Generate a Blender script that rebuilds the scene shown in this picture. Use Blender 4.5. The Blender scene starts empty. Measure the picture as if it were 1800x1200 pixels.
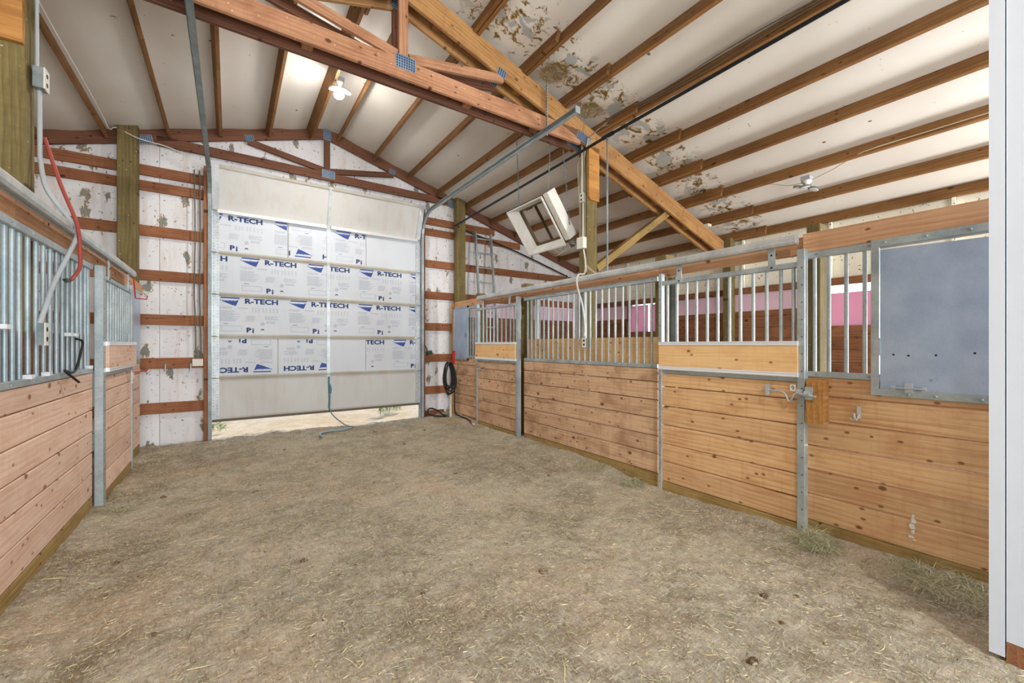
import bpy, bmesh, math, random
import numpy as np
from mathutils import Vector, Matrix, noise
random.seed(7)
RNG = np.random.default_rng(11)
C = bpy.context.scene.collection
SC = bpy.context.scene
R = math.radians

# ------------------------------------------------------------------ camera
F_PX = 725.0
cam_d = bpy.data.cameras.new('camera'); cam = bpy.data.objects.new('camera', cam_d); C.objects.link(cam)
cam.location = (0, 0, 1.4)
cam.rotation_euler = (R(90), 0, -math.atan(496 / F_PX))
cam_d.sensor_width = 36; cam_d.lens = 36 * F_PX / 1800; cam_d.shift_y = 5 / 1800
cam_d.clip_start = .02; cam_d.clip_end = 300
SC.camera = cam

# ------------------------------------------------------------------ world, sun, big lights, exposure
w = bpy.data.worlds.new('world'); SC.world = w; w.use_nodes = True
wn = w.node_tree.nodes; wl = w.node_tree.links
bg = wn['Background']; sky = wn.new('ShaderNodeTexSky'); sky.sky_type = 'NISHITA'
sky.sun_disc = False; sky.sun_elevation = R(52); sky.sun_rotation = R(60); sky.altitude = 1400
wl.new(sky.outputs[0], bg.inputs[0]); bg.inputs[1].default_value = .22
sun_d = bpy.data.lights.new('sun', 'SUN'); sun_d.energy = 2.3; sun_d.angle = R(.6); sun_d.color = (1, .93, .82)
sun = bpy.data.objects.new('sun', sun_d); C.objects.link(sun); sun.location = (30, 30, 40)
sun.rotation_euler = Vector((.72, .30, .95)).to_track_quat('Z', 'Y').to_euler()
def area(name, loc, target, sx, sy, energy, col):
    d = bpy.data.lights.new(name, 'AREA'); d.shape = 'RECTANGLE'; d.size = sx; d.size_y = sy; d.energy = energy; d.color = col
    o = bpy.data.objects.new(name, d); C.objects.link(o); o.location = loc
    o.rotation_euler = (Vector(loc) - Vector(target)).to_track_quat('Z', 'Y').to_euler(); return o
area('open_doorway_daylight', (1.35, -4.9, 1.9), (1.35, 2.0, 2.5), 3.6, 3.4, 340, (.90, .95, 1.0))
area('added_stall_fill_right', (7.10, -1.95, 1.2), (5.4, 3.5, 2.4), 1.1, 1.9, 260, (.95, .98, 1.0))  # added fill, out of view, to brighten the right stalls
area('added_stall_fill_left', (-4.36, -1.95, 1.2), (-2.4, 4.0, 2.0), 1.1, 1.9, 60, (.95, .98, 1.0))  # weaker added fill for the left stalls, also out of view
SC.view_settings.view_transform = 'Standard'; SC.view_settings.look = 'None'; SC.view_settings.gamma = 1
SC.view_settings.use_curve_mapping = False; SC.view_settings.exposure = 0.4

# ------------------------------------------------------------------ helpers
WM = {}
def link(o, parent=None, world=None):
    C.objects.link(o)
    world = world or Matrix.Identity(4)
    WM[o] = world
    if parent is not None:
        o.parent = parent; o.matrix_basis = WM[parent].inverted() @ world
    else:
        o.matrix_basis = world
    return o
def tag(o, label=None, cat=None, group=None, kind=None):
    if label: o['label'] = label
    if cat: o['category'] = cat
    if group: o['group'] = group
    if kind: o['kind'] = kind
    return o
def thing(name, label, cat, loc, group=None):
    o = bpy.data.objects.new(name, None); o.empty_display_size = .1
    link(o, None, Matrix.Translation(loc)); return tag(o, label, cat, group)
def struct(name, loc=(0, 0, 0)):
    o = bpy.data.objects.new(name, None); o.empty_display_size = .1
    link(o, None, Matrix.Translation(loc)); o['kind'] = 'structure'; return o

def board_mesh(L, W, T, ch, mat, cache={}):
    key = (round(L, 3), round(W, 3), round(T, 3), round(ch, 4), mat.name)
    if key in cache: return cache[key]
    a, b = W / 2, T / 2; ch = min(ch, a * .6, b * .6)
    prof = [(a - ch, -b), (a, -b + ch), (a, b - ch), (a - ch, b), (-a + ch, b), (-a, b - ch), (-a, -b + ch), (-a + ch, -b)]
    vs = [(x, y, z) for x in (-L / 2, L / 2) for (y, z) in prof]
    fs = [tuple([i, (i + 1) % 8, (i + 1) % 8 + 8, i + 8]) for i in range(8)]
    fs.append(tuple(reversed(range(8)))); fs.append(tuple(range(8, 16)))
    m = bpy.data.meshes.new('board'); m.from_pydata(vs, [], fs); m.materials.append(mat)
    cache[key] = m; return m
def frame(p, x, y):
    x = Vector(x).normalized(); y = Vector(y); y = (y - x * y.dot(x)).normalized(); z = x.cross(y)
    m = Matrix((x, y, z)).transposed().to_4x4(); m.translation = p; return m
def member(name, p0, p1, W, T, wdir, mat, parent, ch=.004):
    """a board running p0 -> p1; W measured along wdir, T across"""
    p0, p1 = Vector(p0), Vector(p1)
    o = bpy.data.objects.new(name, board_mesh((p1 - p0).length, W, T, ch, mat))
    return link(o, parent, frame((p0 + p1) / 2, p1 - p0, wdir))
def bx(name, x0, x1, y0, y1, z0, z1, mat, parent, grain='y', ch=.003):
    d = {'x': abs(x1 - x0), 'y': abs(y1 - y0), 'z': abs(z1 - z0)}
    ax = {'x': Vector((1, 0, 0)), 'y': Vector((0, 1, 0)), 'z': Vector((0, 0, 1))}
    rest = [k for k in 'xyz' if k != grain]
    wd = max(rest, key=lambda k: d[k]); td = [k for k in rest if k != wd][0]
    c = Vector(((x0 + x1) / 2, (y0 + y1) / 2, (z0 + z1) / 2))
    o = bpy.data.objects.new(name, board_mesh(d[grain], d[wd], d[td], ch, mat))
    return link(o, parent, frame(c, ax[grain], ax[wd]))

class MB:
    """collects shapes in world coordinates into one mesh"""
    def __init__(s): s.v = []; s.f = []; s.mi = []; s.sm = []; s.m = 0; s.smooth = False
    def add(s, vs, fs):
        n = len(s.v); s.v += [tuple(v) for v in vs]
        for f in fs: s.f.append(tuple(i + n for i in f)); s.mi.append(s.m); s.sm.append(s.smooth)
        return s
    def box(s, x0, x1, y0, y1, z0, z1):
        vs = [(x, y, z) for x in (x0, x1) for y in (y0, y1) for z in (z0, z1)]
        return s.add(vs, [(0, 1, 3, 2), (4, 6, 7, 5), (0, 4, 5, 1), (2, 3, 7, 6), (0, 2, 6, 4), (1, 5, 7, 3)])
    def obox(s, c, ax, ay, az):
        c, ax, ay, az = map(Vector, (c, ax, ay, az))
        vs = [c + i * ax + j * ay + k * az for i in (-1, 1) for j in (-1, 1) for k in (-1, 1)]
        return s.add(vs, [(0, 1, 3, 2), (4, 6, 7, 5), (0, 4, 5, 1), (2, 3, 7, 6), (0, 2, 6, 4), (1, 5, 7, 3)])
    def poly(s, pts, n, t):
        n = Vector(n).normalized() * t; pts = [Vector(p) for p in pts]; k = len(pts)
        return s.add(pts + [p + n for p in pts], [tuple(reversed(range(k))), tuple(range(k, 2 * k))] +
                     [(i, (i + 1) % k, (i + 1) % k + k, i + k) for i in range(k)])
    def tube(s, pts, r, n=8, closed=False, caps=True):
        pts = [Vector(p) for p in pts]; k = len(pts); rs = r if isinstance(r, (list, tuple)) else [r] * k
        sm = s.smooth; s.smooth = True; vs = []; up = None
        for i, p in enumerate(pts):
            a = pts[i - 1] if (i or closed) else p; b = pts[(i + 1) % k] if (i < k - 1 or closed) else p
            t = (b - a).normalized()
            if up is None:
                up = Vector((0, 0, 1)) if abs(t.z) < .9 else Vector((1, 0, 0))
            up = (up - t * up.dot(t)).normalized(); sd = t.cross(up)
            vs += [p + (up * math.cos(2 * math.pi * j / n) + sd * math.sin(2 * math.pi * j / n)) * rs[i] for j in range(n)]
        fs = [(i * n + j, i * n + (j + 1) % n, ((i + 1) % k) * n + (j + 1) % n, ((i + 1) % k) * n + j)
              for i in range(k if closed else k - 1) for j in range(n)]
        s.add(vs, fs); s.smooth = sm
        if caps and not closed:
            s.add(vs[:n], [tuple(reversed(range(n)))]); s.add(vs[-n:], [tuple(range(n))])
        return s
    def lathe(s, base, axis, prof, n=16):
        """prof = [(dist along axis, radius)]"""
        base, axis = Vector(base), Vector(axis).normalized()
        return s.tube([base + axis * d for d, _ in prof], [max(r, .0004) for _, r in prof], n)
    def build(s, name, mat, parent=None, origin=None):
        o3 = Vector(origin) if origin is not None else (WM[parent].translation if parent is not None else Vector((0, 0, 0)))
        m = bpy.data.meshes.new(name)
        m.from_pydata([tuple(Vector(v) - o3) for v in s.v], [], s.f)
        for mm in (mat if isinstance(mat, (list, tuple)) else [mat]): m.materials.append(mm)
        m.polygons.foreach_set('material_index', s.mi); m.polygons.foreach_set('use_smooth', s.sm); m.update()
        return link(bpy.data.objects.new(name, m), parent, Matrix.Translation(o3))
def spline(pts, n=8):
    pts = [Vector(p) for p in pts]; out = []
    for i in range(len(pts) - 1):
        p0, p1, p2, p3 = pts[max(i - 1, 0)], pts[i], pts[i + 1], pts[min(i + 2, len(pts) - 1)]
        for k in range(n):
            t = k / n
            out.append(.5 * ((2 * p1) + (p2 - p0) * t + (2 * p0 - 5 * p1 + 4 * p2 - p3) * t * t + (-p0 + 3 * p1 - 3 * p2 + p3) * t ** 3))
    out.append(pts[-1]); return out
def cyl_mesh(L, r, mat, n=12, cache={}):
    key = (round(L, 3), r, mat.name)
    if key in cache: return cache[key]
    vs = [(r * math.cos(2 * math.pi * j / n), r * math.sin(2 * math.pi * j / n), z) for z in (0, L) for j in range(n)]
    m = bpy.data.meshes.new('bar'); m.from_pydata(vs, [], [(j, (j + 1) % n, (j + 1) % n + n, j + n) for j in range(n)])
    m.polygons.foreach_set('use_smooth', [True] * n); m.materials.append(mat); cache[key] = m; return m
def vbar(x, y, z0, z1, r, mat, parent, name='bar'):
    return link(bpy.data.objects.new(name, cyl_mesh(z1 - z0, r, mat)), parent, Matrix.Translation((x, y, z0)))

# ------------------------------------------------------------------ materials
def srgb(r, g, b): return tuple(((c / 255) / 12.92 if c <= 10 else (((c / 255) + .055) / 1.055) ** 2.4) for c in (r, g, b)) + (1,)
class NT:
    def __init__(s, name):
        s.mat = bpy.data.materials.new(name); s.mat.use_nodes = True; s.t = s.mat.node_tree
        s.b = s.t.nodes['Principled BSDF']; s.out = s.t.nodes['Material Output']
    def n(s, typ, **kw):
        nd = s.t.nodes.new(typ)
        for k, v in kw.items():
            if k.startswith('i_'): nd.inputs[int(k[2:]) if k[2:].isdigit() else k[2:].replace('_', ' ')].default_value = v
            else: setattr(nd, k, v)
        return nd
    def l(s, a, b): s.t.links.new(a, b)
    def math(s, op, a, b=None):
        m = s.n('ShaderNodeMath', operation=op)
        for i, v in enumerate((a, b)):
            if v is None: continue
            if isinstance(v, (int, float)): m.inputs[i].default_value = v
            else: s.l(v, m.inputs[i])
        return m.outputs[0]
    def mix(s, fac, a, b, bt='MIX'):
        m = s.n('ShaderNodeMix', data_type='RGBA', blend_type=bt)
        for inp, v in ((m.inputs[0], fac), (m.inputs[6], a), (m.inputs[7], b)):
            if isinstance(v, (int, float)): inp.default_value = v
            elif isinstance(v, tuple): inp.default_value = v
            else: s.l(v, inp)
        return m.outputs[2]
    def ramp(s, fac, *stops):
        r = s.n('ShaderNodeValToRGB'); e = r.color_ramp.elements
        e[0].position, e[0].color = stops[0]; e[1].position, e[1].color = stops[-1]
        for p, c in stops[1:-1]: q = e.new(p); q.color = c
        s.l(fac, r.inputs[0]); return r.outputs[0]
    def noise(s, vec, scale, detail=3, dist=0, rough=.5):
        n = s.n('ShaderNodeTexNoise'); n.inputs['Scale'].default_value = scale; n.inputs['Detail'].default_value = detail
        n.inputs['Distortion'].default_value = dist; n.inputs['Roughness'].default_value = rough
        if vec is not None: s.l(vec, n.inputs['Vector'])
        return n.outputs[0]
    def map(s, vec, scale=(1, 1, 1), loc=(0, 0, 0)):
        m = s.n('ShaderNodeMapping'); m.inputs['Scale'].default_value = scale; m.inputs['Location'].default_value = loc
        s.l(vec, m.inputs[0]); return m.outputs[0]
    def bump(s, h, strength=.3, dist=.01):
        b = s.n('ShaderNodeBump'); b.inputs['Strength'].default_value = strength; b.inputs['Distance'].default_value = dist
        s.l(h, b.inputs['Height']); s.l(b.outputs[0], s.b.inputs['Normal'])
W0 = (0, 0, 0, 1); W1 = (1, 1, 1, 1)
def g(v): return (v, v, v, 1)
def wood(name, light, dark, knot=srgb(95, 52, 28), knots=.5, stain=None, stain_amt=.5, var=.25, rough=.75, speck=False, sat=.97):
    t = NT(name); tc = t.n('ShaderNodeTexCoord'); oi = t.n('ShaderNodeObjectInfo')
    off = t.n('ShaderNodeVectorMath', operation='MULTIPLY_ADD')
    cx = t.n('ShaderNodeCombineXYZ'); t.l(oi.outputs['Random'], cx.inputs[0]); t.l(oi.outputs['Random'], cx.inputs[1])
    t.l(cx.outputs[0], off.inputs[0]); off.inputs[1].default_value = (37, 11, 0); t.l(tc.outputs['Object'], off.inputs[2])
    v = off.outputs[0]
    # knots: flat 2-D cells along the board
    kv = t.n('ShaderNodeTexVoronoi', voronoi_dimensions='2D'); kv.inputs['Scale'].default_value = 1
    t.l(t.map(v, (3.4, 5.2, 0)), kv.inputs['Vector'])
    sep = t.n('ShaderNodeSeparateColor'); t.l(kv.outputs['Color'], sep.inputs[0])
    on = t.math('LESS_THAN', sep.outputs[0], knots)
    size = t.math('MULTIPLY_ADD', sep.outputs[1], .085); size.node.inputs[2].default_value = .035
    kd = t.math('DIVIDE', kv.outputs['Distance'], size)
    kmask = t.math('MULTIPLY', t.ramp(kd, (.55, g(1)), (1.15, W0)), on)
    ring = t.math('MULTIPLY', t.ramp(kd, (.6, g(1)), (3.2, W0)), on)
    # grain bent around the knots
    gv = t.n('ShaderNodeVectorMath', operation='MULTIPLY_ADD')
    rx = t.n('ShaderNodeCombineXYZ'); t.l(ring, rx.inputs[1]); t.l(rx.outputs[0], gv.inputs[0])
    gv.inputs[1].default_value = (0, .045, 0); t.l(v, gv.inputs[2])
    grain = t.noise(t.map(gv.outputs[0], (1.3, 26, 26)), 1.6, 6, .9, .62)
    wv = t.n('ShaderNodeTexWave', wave_type='BANDS', bands_direction='Y', wave_profile='SAW')
    wv.inputs['Scale'].default_value = 9; wv.inputs['Distortion'].default_value = 5.5
    wv.inputs['Detail'].default_value = 2.5; wv.inputs['Detail Scale'].default_value = .8
    t.l(t.map(gv.outputs[0], (.22, 1, 1)), wv.inputs['Vector'])
    k2 = t.n('ShaderNodeTexVoronoi', voronoi_dimensions='2D'); k2.inputs['Scale'].default_value = 1
    t.l(t.map(v, (7.5, 13.0, 0), (3.3, 1.7, 0)), k2.inputs['Vector'])
    sp2 = t.n('ShaderNodeSeparateColor'); t.l(k2.outputs['Color'], sp2.inputs[0])
    small = t.math('MULTIPLY', t.ramp(k2.outputs['Distance'], (.07, g(1)), (.15, W0)), t.math('LESS_THAN', sp2.outputs[0], knots * .42))
    broad = t.noise(t.map(v, (1.1, 3.0, 3.0)), 1.5, 3, .3)
    gm = t.math('ADD', t.math('MULTIPLY', grain, .6), t.math('MULTIPLY', wv.outputs['Fac'], .16))
    gm = t.math('ADD', gm, t.math('MULTIPLY', broad, .34))
    col = t.ramp(gm, (.33, dark), (.62, light))
    hv = t.n('ShaderNodeHueSaturation'); t.l(col, hv.inputs['Color'])
    vv = t.math('MULTIPLY_ADD', oi.outputs['Random'], var); vv.node.inputs[2].default_value = .93 - var / 2
    t.l(vv, hv.inputs['Value']); hv.inputs['Saturation'].default_value = sat; col = hv.outputs[0]
    if stain:
        sn = t.noise(t.map(v, (2.2, 3.5, 3.5)), 1.3, 5, .4, .65)
        col = t.mix(t.math('MULTIPLY', t.ramp(sn, (.48, W0), (.68, g(1))), stain_amt), col, stain)
        s2 = t.noise(t.map(v, (16, 1.0, 1.0)), 1.6, 4, .2, .6)      # rubbed marks running across the boards
        col = t.mix(t.math('MULTIPLY', t.ramp(s2, (.52, W0), (.72, g(1))), stain_amt * .45), col, stain)
    if speck:
        sp = t.n('ShaderNodeTexVoronoi'); sp.inputs['Scale'].default_value = 14; t.l(v, sp.inputs['Vector'])
        col = t.mix(t.ramp(sp.outputs['Distance'], (.05, g(.8)), (.1, W0)), col, srgb(225, 205, 180))
    col = t.mix(t.math('MULTIPLY', ring, .22), col, knot)
    col = t.mix(t.math('MULTIPLY', kmask, .85), col, knot); col = t.mix(t.math('MULTIPLY', small, .8), col, knot)
    t.l(col, t.b.inputs['Base Color']); t.b.inputs['Roughness'].default_value = rough
    t.b.inputs['Specular IOR Level'].default_value = .3
    t.bump(grain, .25, .004); return t.mat
def plain(name, col, rough=.6, metal=0, spec=.4):
    t = NT(name); t.b.inputs['Base Color'].default_value = col; t.b.inputs['Roughness'].default_value = rough
    t.b.inputs['Metallic'].default_value = metal; t.b.inputs['Specular IOR Level'].default_value = spec; return t.mat
def galv(name, c1, c2, metal=.35, rough=.42, scale=60, rust=0.0):
    t = NT(name); tc = t.n('ShaderNodeTexCoord'); geo = t.n('ShaderNodeNewGeometry')
    vo = t.n('ShaderNodeTexVoronoi'); vo.inputs['Scale'].default_value = scale; t.l(geo.outputs['Position'], vo.inputs['Vector'])
    sp = t.n('ShaderNodeSeparateColor'); t.l(vo.outputs['Color'], sp.inputs[0])
    ns = t.noise(geo.outputs['Position'], 5, 4, .3)
    f = t.math('ADD', t.math('MULTIPLY', sp.outputs[0], .12), t.math('MULTIPLY', ns, .88))
    col = t.ramp(f, (.3, c1), (.68, c2))
    if rust:
        rn = t.noise(t.map(geo.outputs['Position'], (9, 9, 2.0)), 2.2, 5, .3, .65)
        col = t.mix(t.ramp(rn, (.62 - rust * .1, W0), (.72, g(rust))), col, srgb(120, 92, 58))
    t.l(col, t.b.inputs['Base Color']); t.b.inputs['Metallic'].default_value = metal; t.b.inputs['Roughness'].default_value = rough
    return t.mat
M = {}
M['plank'] = wood('plank_orange', srgb(226, 184, 134), srgb(190, 136, 84), srgb(108, 62, 32), .42, srgb(176, 112, 62), .42)
M['plank_pink'] = wood('plank_pink', srgb(244, 212, 190), srgb(222, 178, 150), srgb(138, 92, 62), .4, srgb(200, 146, 110), .35)
M['plank_far'] = wood('plank_weathered', srgb(230, 190, 152), srgb(194, 148, 110), srgb(90, 62, 45), .5, srgb(140, 98, 66), .6)
M['plank_pale'] = wood('plank_pale', srgb(240, 198, 140), srgb(224, 172, 110), srgb(130, 76, 44), .45, srgb(198, 132, 74), .3)
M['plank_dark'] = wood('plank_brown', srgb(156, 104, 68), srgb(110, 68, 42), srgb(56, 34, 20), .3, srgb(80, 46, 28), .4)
M['olive'] = wood('treated_olive', srgb(172, 142, 84), srgb(128, 100, 52), srgb(70, 52, 28), .25, srgb(110, 88, 50), .5)
M['post'] = wood('treated_post', srgb(134, 118, 72), srgb(90, 77, 44), srgb(60, 48, 28), .15, srgb(86, 74, 44), .5, speck=True)
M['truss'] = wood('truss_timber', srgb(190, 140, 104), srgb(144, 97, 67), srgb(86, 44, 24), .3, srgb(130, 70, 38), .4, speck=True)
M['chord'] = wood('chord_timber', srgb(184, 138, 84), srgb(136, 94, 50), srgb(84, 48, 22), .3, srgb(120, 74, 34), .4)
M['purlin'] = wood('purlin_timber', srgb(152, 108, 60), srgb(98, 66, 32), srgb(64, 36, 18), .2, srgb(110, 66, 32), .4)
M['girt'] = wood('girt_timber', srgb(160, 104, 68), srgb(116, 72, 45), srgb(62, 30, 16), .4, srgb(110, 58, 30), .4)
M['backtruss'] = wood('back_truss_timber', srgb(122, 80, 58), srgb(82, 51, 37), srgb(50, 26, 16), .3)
M['header'] = wood('header_timber', srgb(220, 172, 130), srgb(186, 132, 92), srgb(110, 52, 30), .4, srgb(176, 106, 62), .3)
M['block'] = wood('block_timber', srgb(196, 140, 72), srgb(140, 86, 34), srgb(90, 50, 20), .2)
M['galv'] = galv('galvanised_steel', srgb(146, 158, 162), srgb(184, 193, 194))
M['galv_rust'] = galv('galvanised_steel_dusty', srgb(138, 156, 164), srgb(172, 186, 192), rust=.4)
M['galv_dark'] = galv('galvanised_steel_dark', srgb(112, 124, 128), srgb(152, 162, 162), rust=.3)
M['track'] = galv('track_steel', srgb(172, 178, 180), srgb(208, 210, 208), rust=.25)
M['sheet'] = galv('sheet_steel', srgb(156, 174, 200), srgb(178, 194, 216), metal=.3, rough=.36, scale=120)
M['alu'] = plain('bright_aluminium', srgb(240, 242, 245), .22, .25, .8)
M['perf'] = galv('perforated_steel', srgb(176, 182, 186), srgb(206, 210, 212), rust=.35, scale=40)
M['bronze'] = plain('sooty_bronze', srgb(92, 76, 52), .5, .3)
M['black'] = plain('black_steel', srgb(38, 42, 46), .45, .3)
M['rubber'] = plain('black_rubber', srgb(30, 30, 30), .5)
M['dark'] = plain('dark_slot', srgb(24, 24, 26), .8)
M['blue_plate'] = galv('truss_plate_steel', srgb(120, 145, 160), srgb(170, 188, 196), metal=.5, rough=.35)
M['grey_plastic'] = plain('grey_plastic', srgb(176, 182, 186), .5)
M['white_plastic'] = plain('white_plastic', srgb(222, 220, 210), .5)
M['cream_wire'] = plain('cream_cable', srgb(200, 188, 160), .6)
M['grey_wire'] = plain('grey_cable', srgb(110, 100, 84), .6)
M['red'] = plain('red_paint', srgb(196, 40, 34), .45)
M['red_hose'] = plain('red_hose', srgb(158, 66, 56), .5)
M['green'] = plain('green_grip', srgb(40, 72, 60), .5)
M['enamel'] = galv('white_enamel', srgb(214, 212, 204), srgb(232, 230, 224), metal=0, rough=.4, scale=3)
M['rope'] = plain('blue_rope', srgb(86, 128, 136), .9)
M['hose_blue'] = plain('blue_grey_hose', srgb(150, 168, 176), .5)
M['blue_ink'] = plain('blue_ink', srgb(48, 78, 150), .6)
M['navy_ink'] = plain('navy_ink', srgb(28, 56, 110), .6)
M['grey_ink'] = plain('grey_ink', srgb(160, 165, 180), .6)
M['greyer_ink'] = plain('mid_grey_ink', srgb(104, 112, 132), .6)
M['white_ink'] = plain('white_ink', srgb(232, 234, 238), .6)
M['seal'] = plain('grey_seal', srgb(108, 96, 86), .8)
M['weed'] = plain('weed_leaf', srgb(122, 158, 84), .6)
M['feed_sack'] = plain('pale_green_sheet', srgb(160, 196, 164), .7)

def foam_mat(name, base, base2, dmg=.5, streak=0.0):
    t = NT(name); geo = t.n('ShaderNodeNewGeometry'); P = geo.outputs['Position']
    base_n = t.noise(P, 1.3, 3, .2)
    col = t.ramp(base_n, (.35, base2), (.65, base))
    if dmg > 0:
        vo = t.n('ShaderNodeTexVoronoi'); vo.inputs['Scale'].default_value = 3.4; t.l(t.map(P, (1.5, 1, .75)), vo.inputs['Vector'])
        sc = t.n('ShaderNodeSeparateColor'); t.l(vo.outputs['Color'], sc.inputs[0])
        nz = t.noise(t.map(P, (1, 1, .55)), 15, 6, .5, .78)
        d = t.math('ADD', t.math('MULTIPLY', vo.outputs['Distance'], .8), t.math('MULTIPLY', nz, 1.0))
        on = t.math('LESS_THAN', sc.outputs[0], dmg)
        d = t.math('ADD', d, t.math('MULTIPLY', t.math('SUBTRACT', 1.0, on), 5.0))
        col = t.mix(t.ramp(d, (.675, g(.95)), (.70, W0)), col, srgb(134, 112, 66))
        col = t.mix(t.ramp(d, (.60, g(1)), (.62, W0)), col, srgb(128, 138, 140))
        col = t.mix(t.ramp(t.noise(P, 24, 3, .5, .6), (.64, W0), (.665, g(.85))), col, srgb(80, 62, 44))
    if streak:
        sn = t.noise(t.map(P, (5, 5, .8)), 1.6, 4, .3, .6)
        col = t.mix(t.ramp(sn, (.5, W0), (.75, g(streak))), col, srgb(186, 152, 124))
    t.l(col, t.b.inputs['Base Color']); t.b.inputs['Roughness'].default_value = .65
    t.bump(t.noise(P, 12, 4), .2 if dmg > .2 else .05, .01); return t.mat
M['backfoam'] = foam_mat('torn_white_foam', srgb(236, 235, 236), srgb(222, 221, 224), .5, .4)
M['creamfoam'] = foam_mat('cream_wall_liner', srgb(250, 247, 230), srgb(244, 239, 218), .04, .1)
M['doorfoam'] = foam_mat('door_foam', srgb(211, 216, 223), srgb(204, 210, 218), 0, .1)
M['doorcream'] = foam_mat('door_cream', srgb(206, 206, 203), srgb(198, 197, 193), 0, .25)
M['rail'] = foam_mat('door_rail_paint', srgb(196, 194, 184), srgb(176, 172, 158), 0, .5)
M['whitepanel'] = foam_mat('white_insulated_panel', srgb(206, 212, 222), srgb(201, 207, 218), 0, 0)
M['pink'] = foam_mat('pink_foam', srgb(232, 200, 216), srgb(228, 194, 210), 0)
t = NT('pink_foam_lit'); tr = t.n('ShaderNodeBsdfTranslucent'); tr.inputs[0].default_value = srgb(236, 186, 206)
t.b.inputs['Base Color'].default_value = srgb(236, 188, 206); t.b.inputs['Roughness'].default_value = .7
mx = t.n('ShaderNodeMixShader'); mx.inputs[0].default_value = .5; t.l(t.b.outputs[0], mx.inputs[1]); t.l(tr.outputs[0], mx.inputs[2]); t.l(mx.outputs[0], t.out.inputs[0])
M['pink_lit'] = t.mat

# ceiling liner: vinyl-faced blanket, rotted along the truss
t = NT('ceiling_liner'); geo = t.n('ShaderNodeNewGeometry'); P = geo.outputs['Position']
col = t.ramp(t.noise(P, .8, 3, .3), (.35, srgb(222, 216, 206)), (.65, srgb(232, 228, 220)))
sx = t.n('ShaderNodeSeparateXYZ'); t.l(P, sx.inputs[0])
near = t.ramp(t.math('ABSOLUTE', t.math('SUBTRACT', sx.outputs[1], 3.45)), (.12, g(1)), (.52, W0))
rightside = t.ramp(t.math('SUBTRACT', sx.outputs[0], 1.4), (0, W0), (.6, g(1)))
rot = t.math('MULTIPLY', near, rightside)
rn = t.noise(P, 9, 6, .5, .75)
rm = t.math('ADD', rn, t.math('MULTIPLY', rot, .16))
col = t.mix(t.ramp(rm, (.66, W0), (.70, g(1))), col, srgb(132, 106, 50))
col = t.mix(t.ramp(rm, (.75, W0), (.79, g(1))), col, srgb(74, 62, 42))
greyn = t.noise(P, 5, 4, .6)
col = t.mix(t.math('MULTIPLY', t.ramp(t.math('ADD', greyn, t.math('MULTIPLY', rot, .12)), (.66, W0), (.7, g(1))), rot), col, srgb(176, 182, 182))
vo = t.n('ShaderNodeTexVoronoi'); vo.inputs['Scale'].default_value = 2.6; t.l(P, vo.inputs['Vector'])
col = t.mix(t.ramp(t.math('ADD', vo.outputs['Distance'], t.math('MULTIPLY', t.noise(P, 30, 3), .08)), (.07, g(.9)), (.09, W0)), col, srgb(96, 78, 50))
t.l(col, t.b.inputs['Base Color']); t.b.inputs['Roughness'].default_value = .5
t.bump(t.noise(P, 3, 4), .25, .03); M['liner'] = t.mat

# dirt floor
def dirt(name, c_list, outside=False):
    t = NT(name); geo = t.n('ShaderNodeNewGeometry'); P = geo.outputs['Position']
    big = t.noise(P, .9, 4, .5, .55); mid = t.noise(P, 5, 5, .6, .6)
    f1 = t.noise(t.map(P, (60, 16, 20)), 1.2, 4, 1.5, .65); f2 = t.noise(t.map(P, (17, 64, 20)), 1.2, 4, 1.5, .65)
    fine = t.noise(P, 70, 4, .4, .7)
    m = t.math('ADD', t.math('MULTIPLY', big, .5), t.math('MULTIPLY', mid, .5))
    col = t.ramp(m, (.34, c_list[0]), (.47, c_list[1]), (.55, c_list[2]), (.66, c_list[3]))
    if not outside:
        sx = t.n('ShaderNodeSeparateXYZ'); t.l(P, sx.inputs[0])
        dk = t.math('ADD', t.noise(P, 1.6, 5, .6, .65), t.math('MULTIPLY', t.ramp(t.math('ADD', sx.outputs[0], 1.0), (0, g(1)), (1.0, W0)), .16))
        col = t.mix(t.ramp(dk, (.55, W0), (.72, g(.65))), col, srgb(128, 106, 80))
        rp = t.noise(t.map(P, (1, 1, 1), (7, 3, 0)), 1.1, 4, .5, .6)
        col = t.mix(t.ramp(rp, (.52, W0), (.68, g(.5))), col, srgb(204, 172, 146))
        st = t.math('MAXIMUM', f1, f2)
        col = t.mix(t.ramp(st, (.54, W0), (.66, g(.8))), col, srgb(208, 202, 180))
        col = t.mix(t.ramp(t.math('MINIMUM', f1, f2), (.30, g(.75)), (.43, W0)), col, srgb(98, 84, 64))
        col = t.mix(t.ramp(t.noise(P, 22, 5, .8, .7), (.30, g(.85)), (.38, W0)), col, srgb(88, 70, 52))
    else:
        col = t.mix(t.ramp(fine, (.4, g(.35)), (.55, W0)), col, srgb(140, 112, 78))
    t.l(col, t.b.inputs['Base Color']); t.b.inputs['Roughness'].default_value = .95; t.b.inputs['Specular IOR Level'].default_value = .1
    h = t.math('ADD', t.math('MULTIPLY', fine, .5), t.math('MULTIPLY', t.math('MAXIMUM', f1, f2), .8))
    t.bump(t.math('ADD', h, t.math('MULTIPLY', mid, .8)), .8, .012); return t.mat
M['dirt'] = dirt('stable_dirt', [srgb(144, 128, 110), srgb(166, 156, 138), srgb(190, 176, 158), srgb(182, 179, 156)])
M['sand'] = dirt('yard_sand', [srgb(206, 182, 148), srgb(222, 200, 166), srgb(232, 212, 180), srgb(238, 220, 192)], True)
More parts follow.
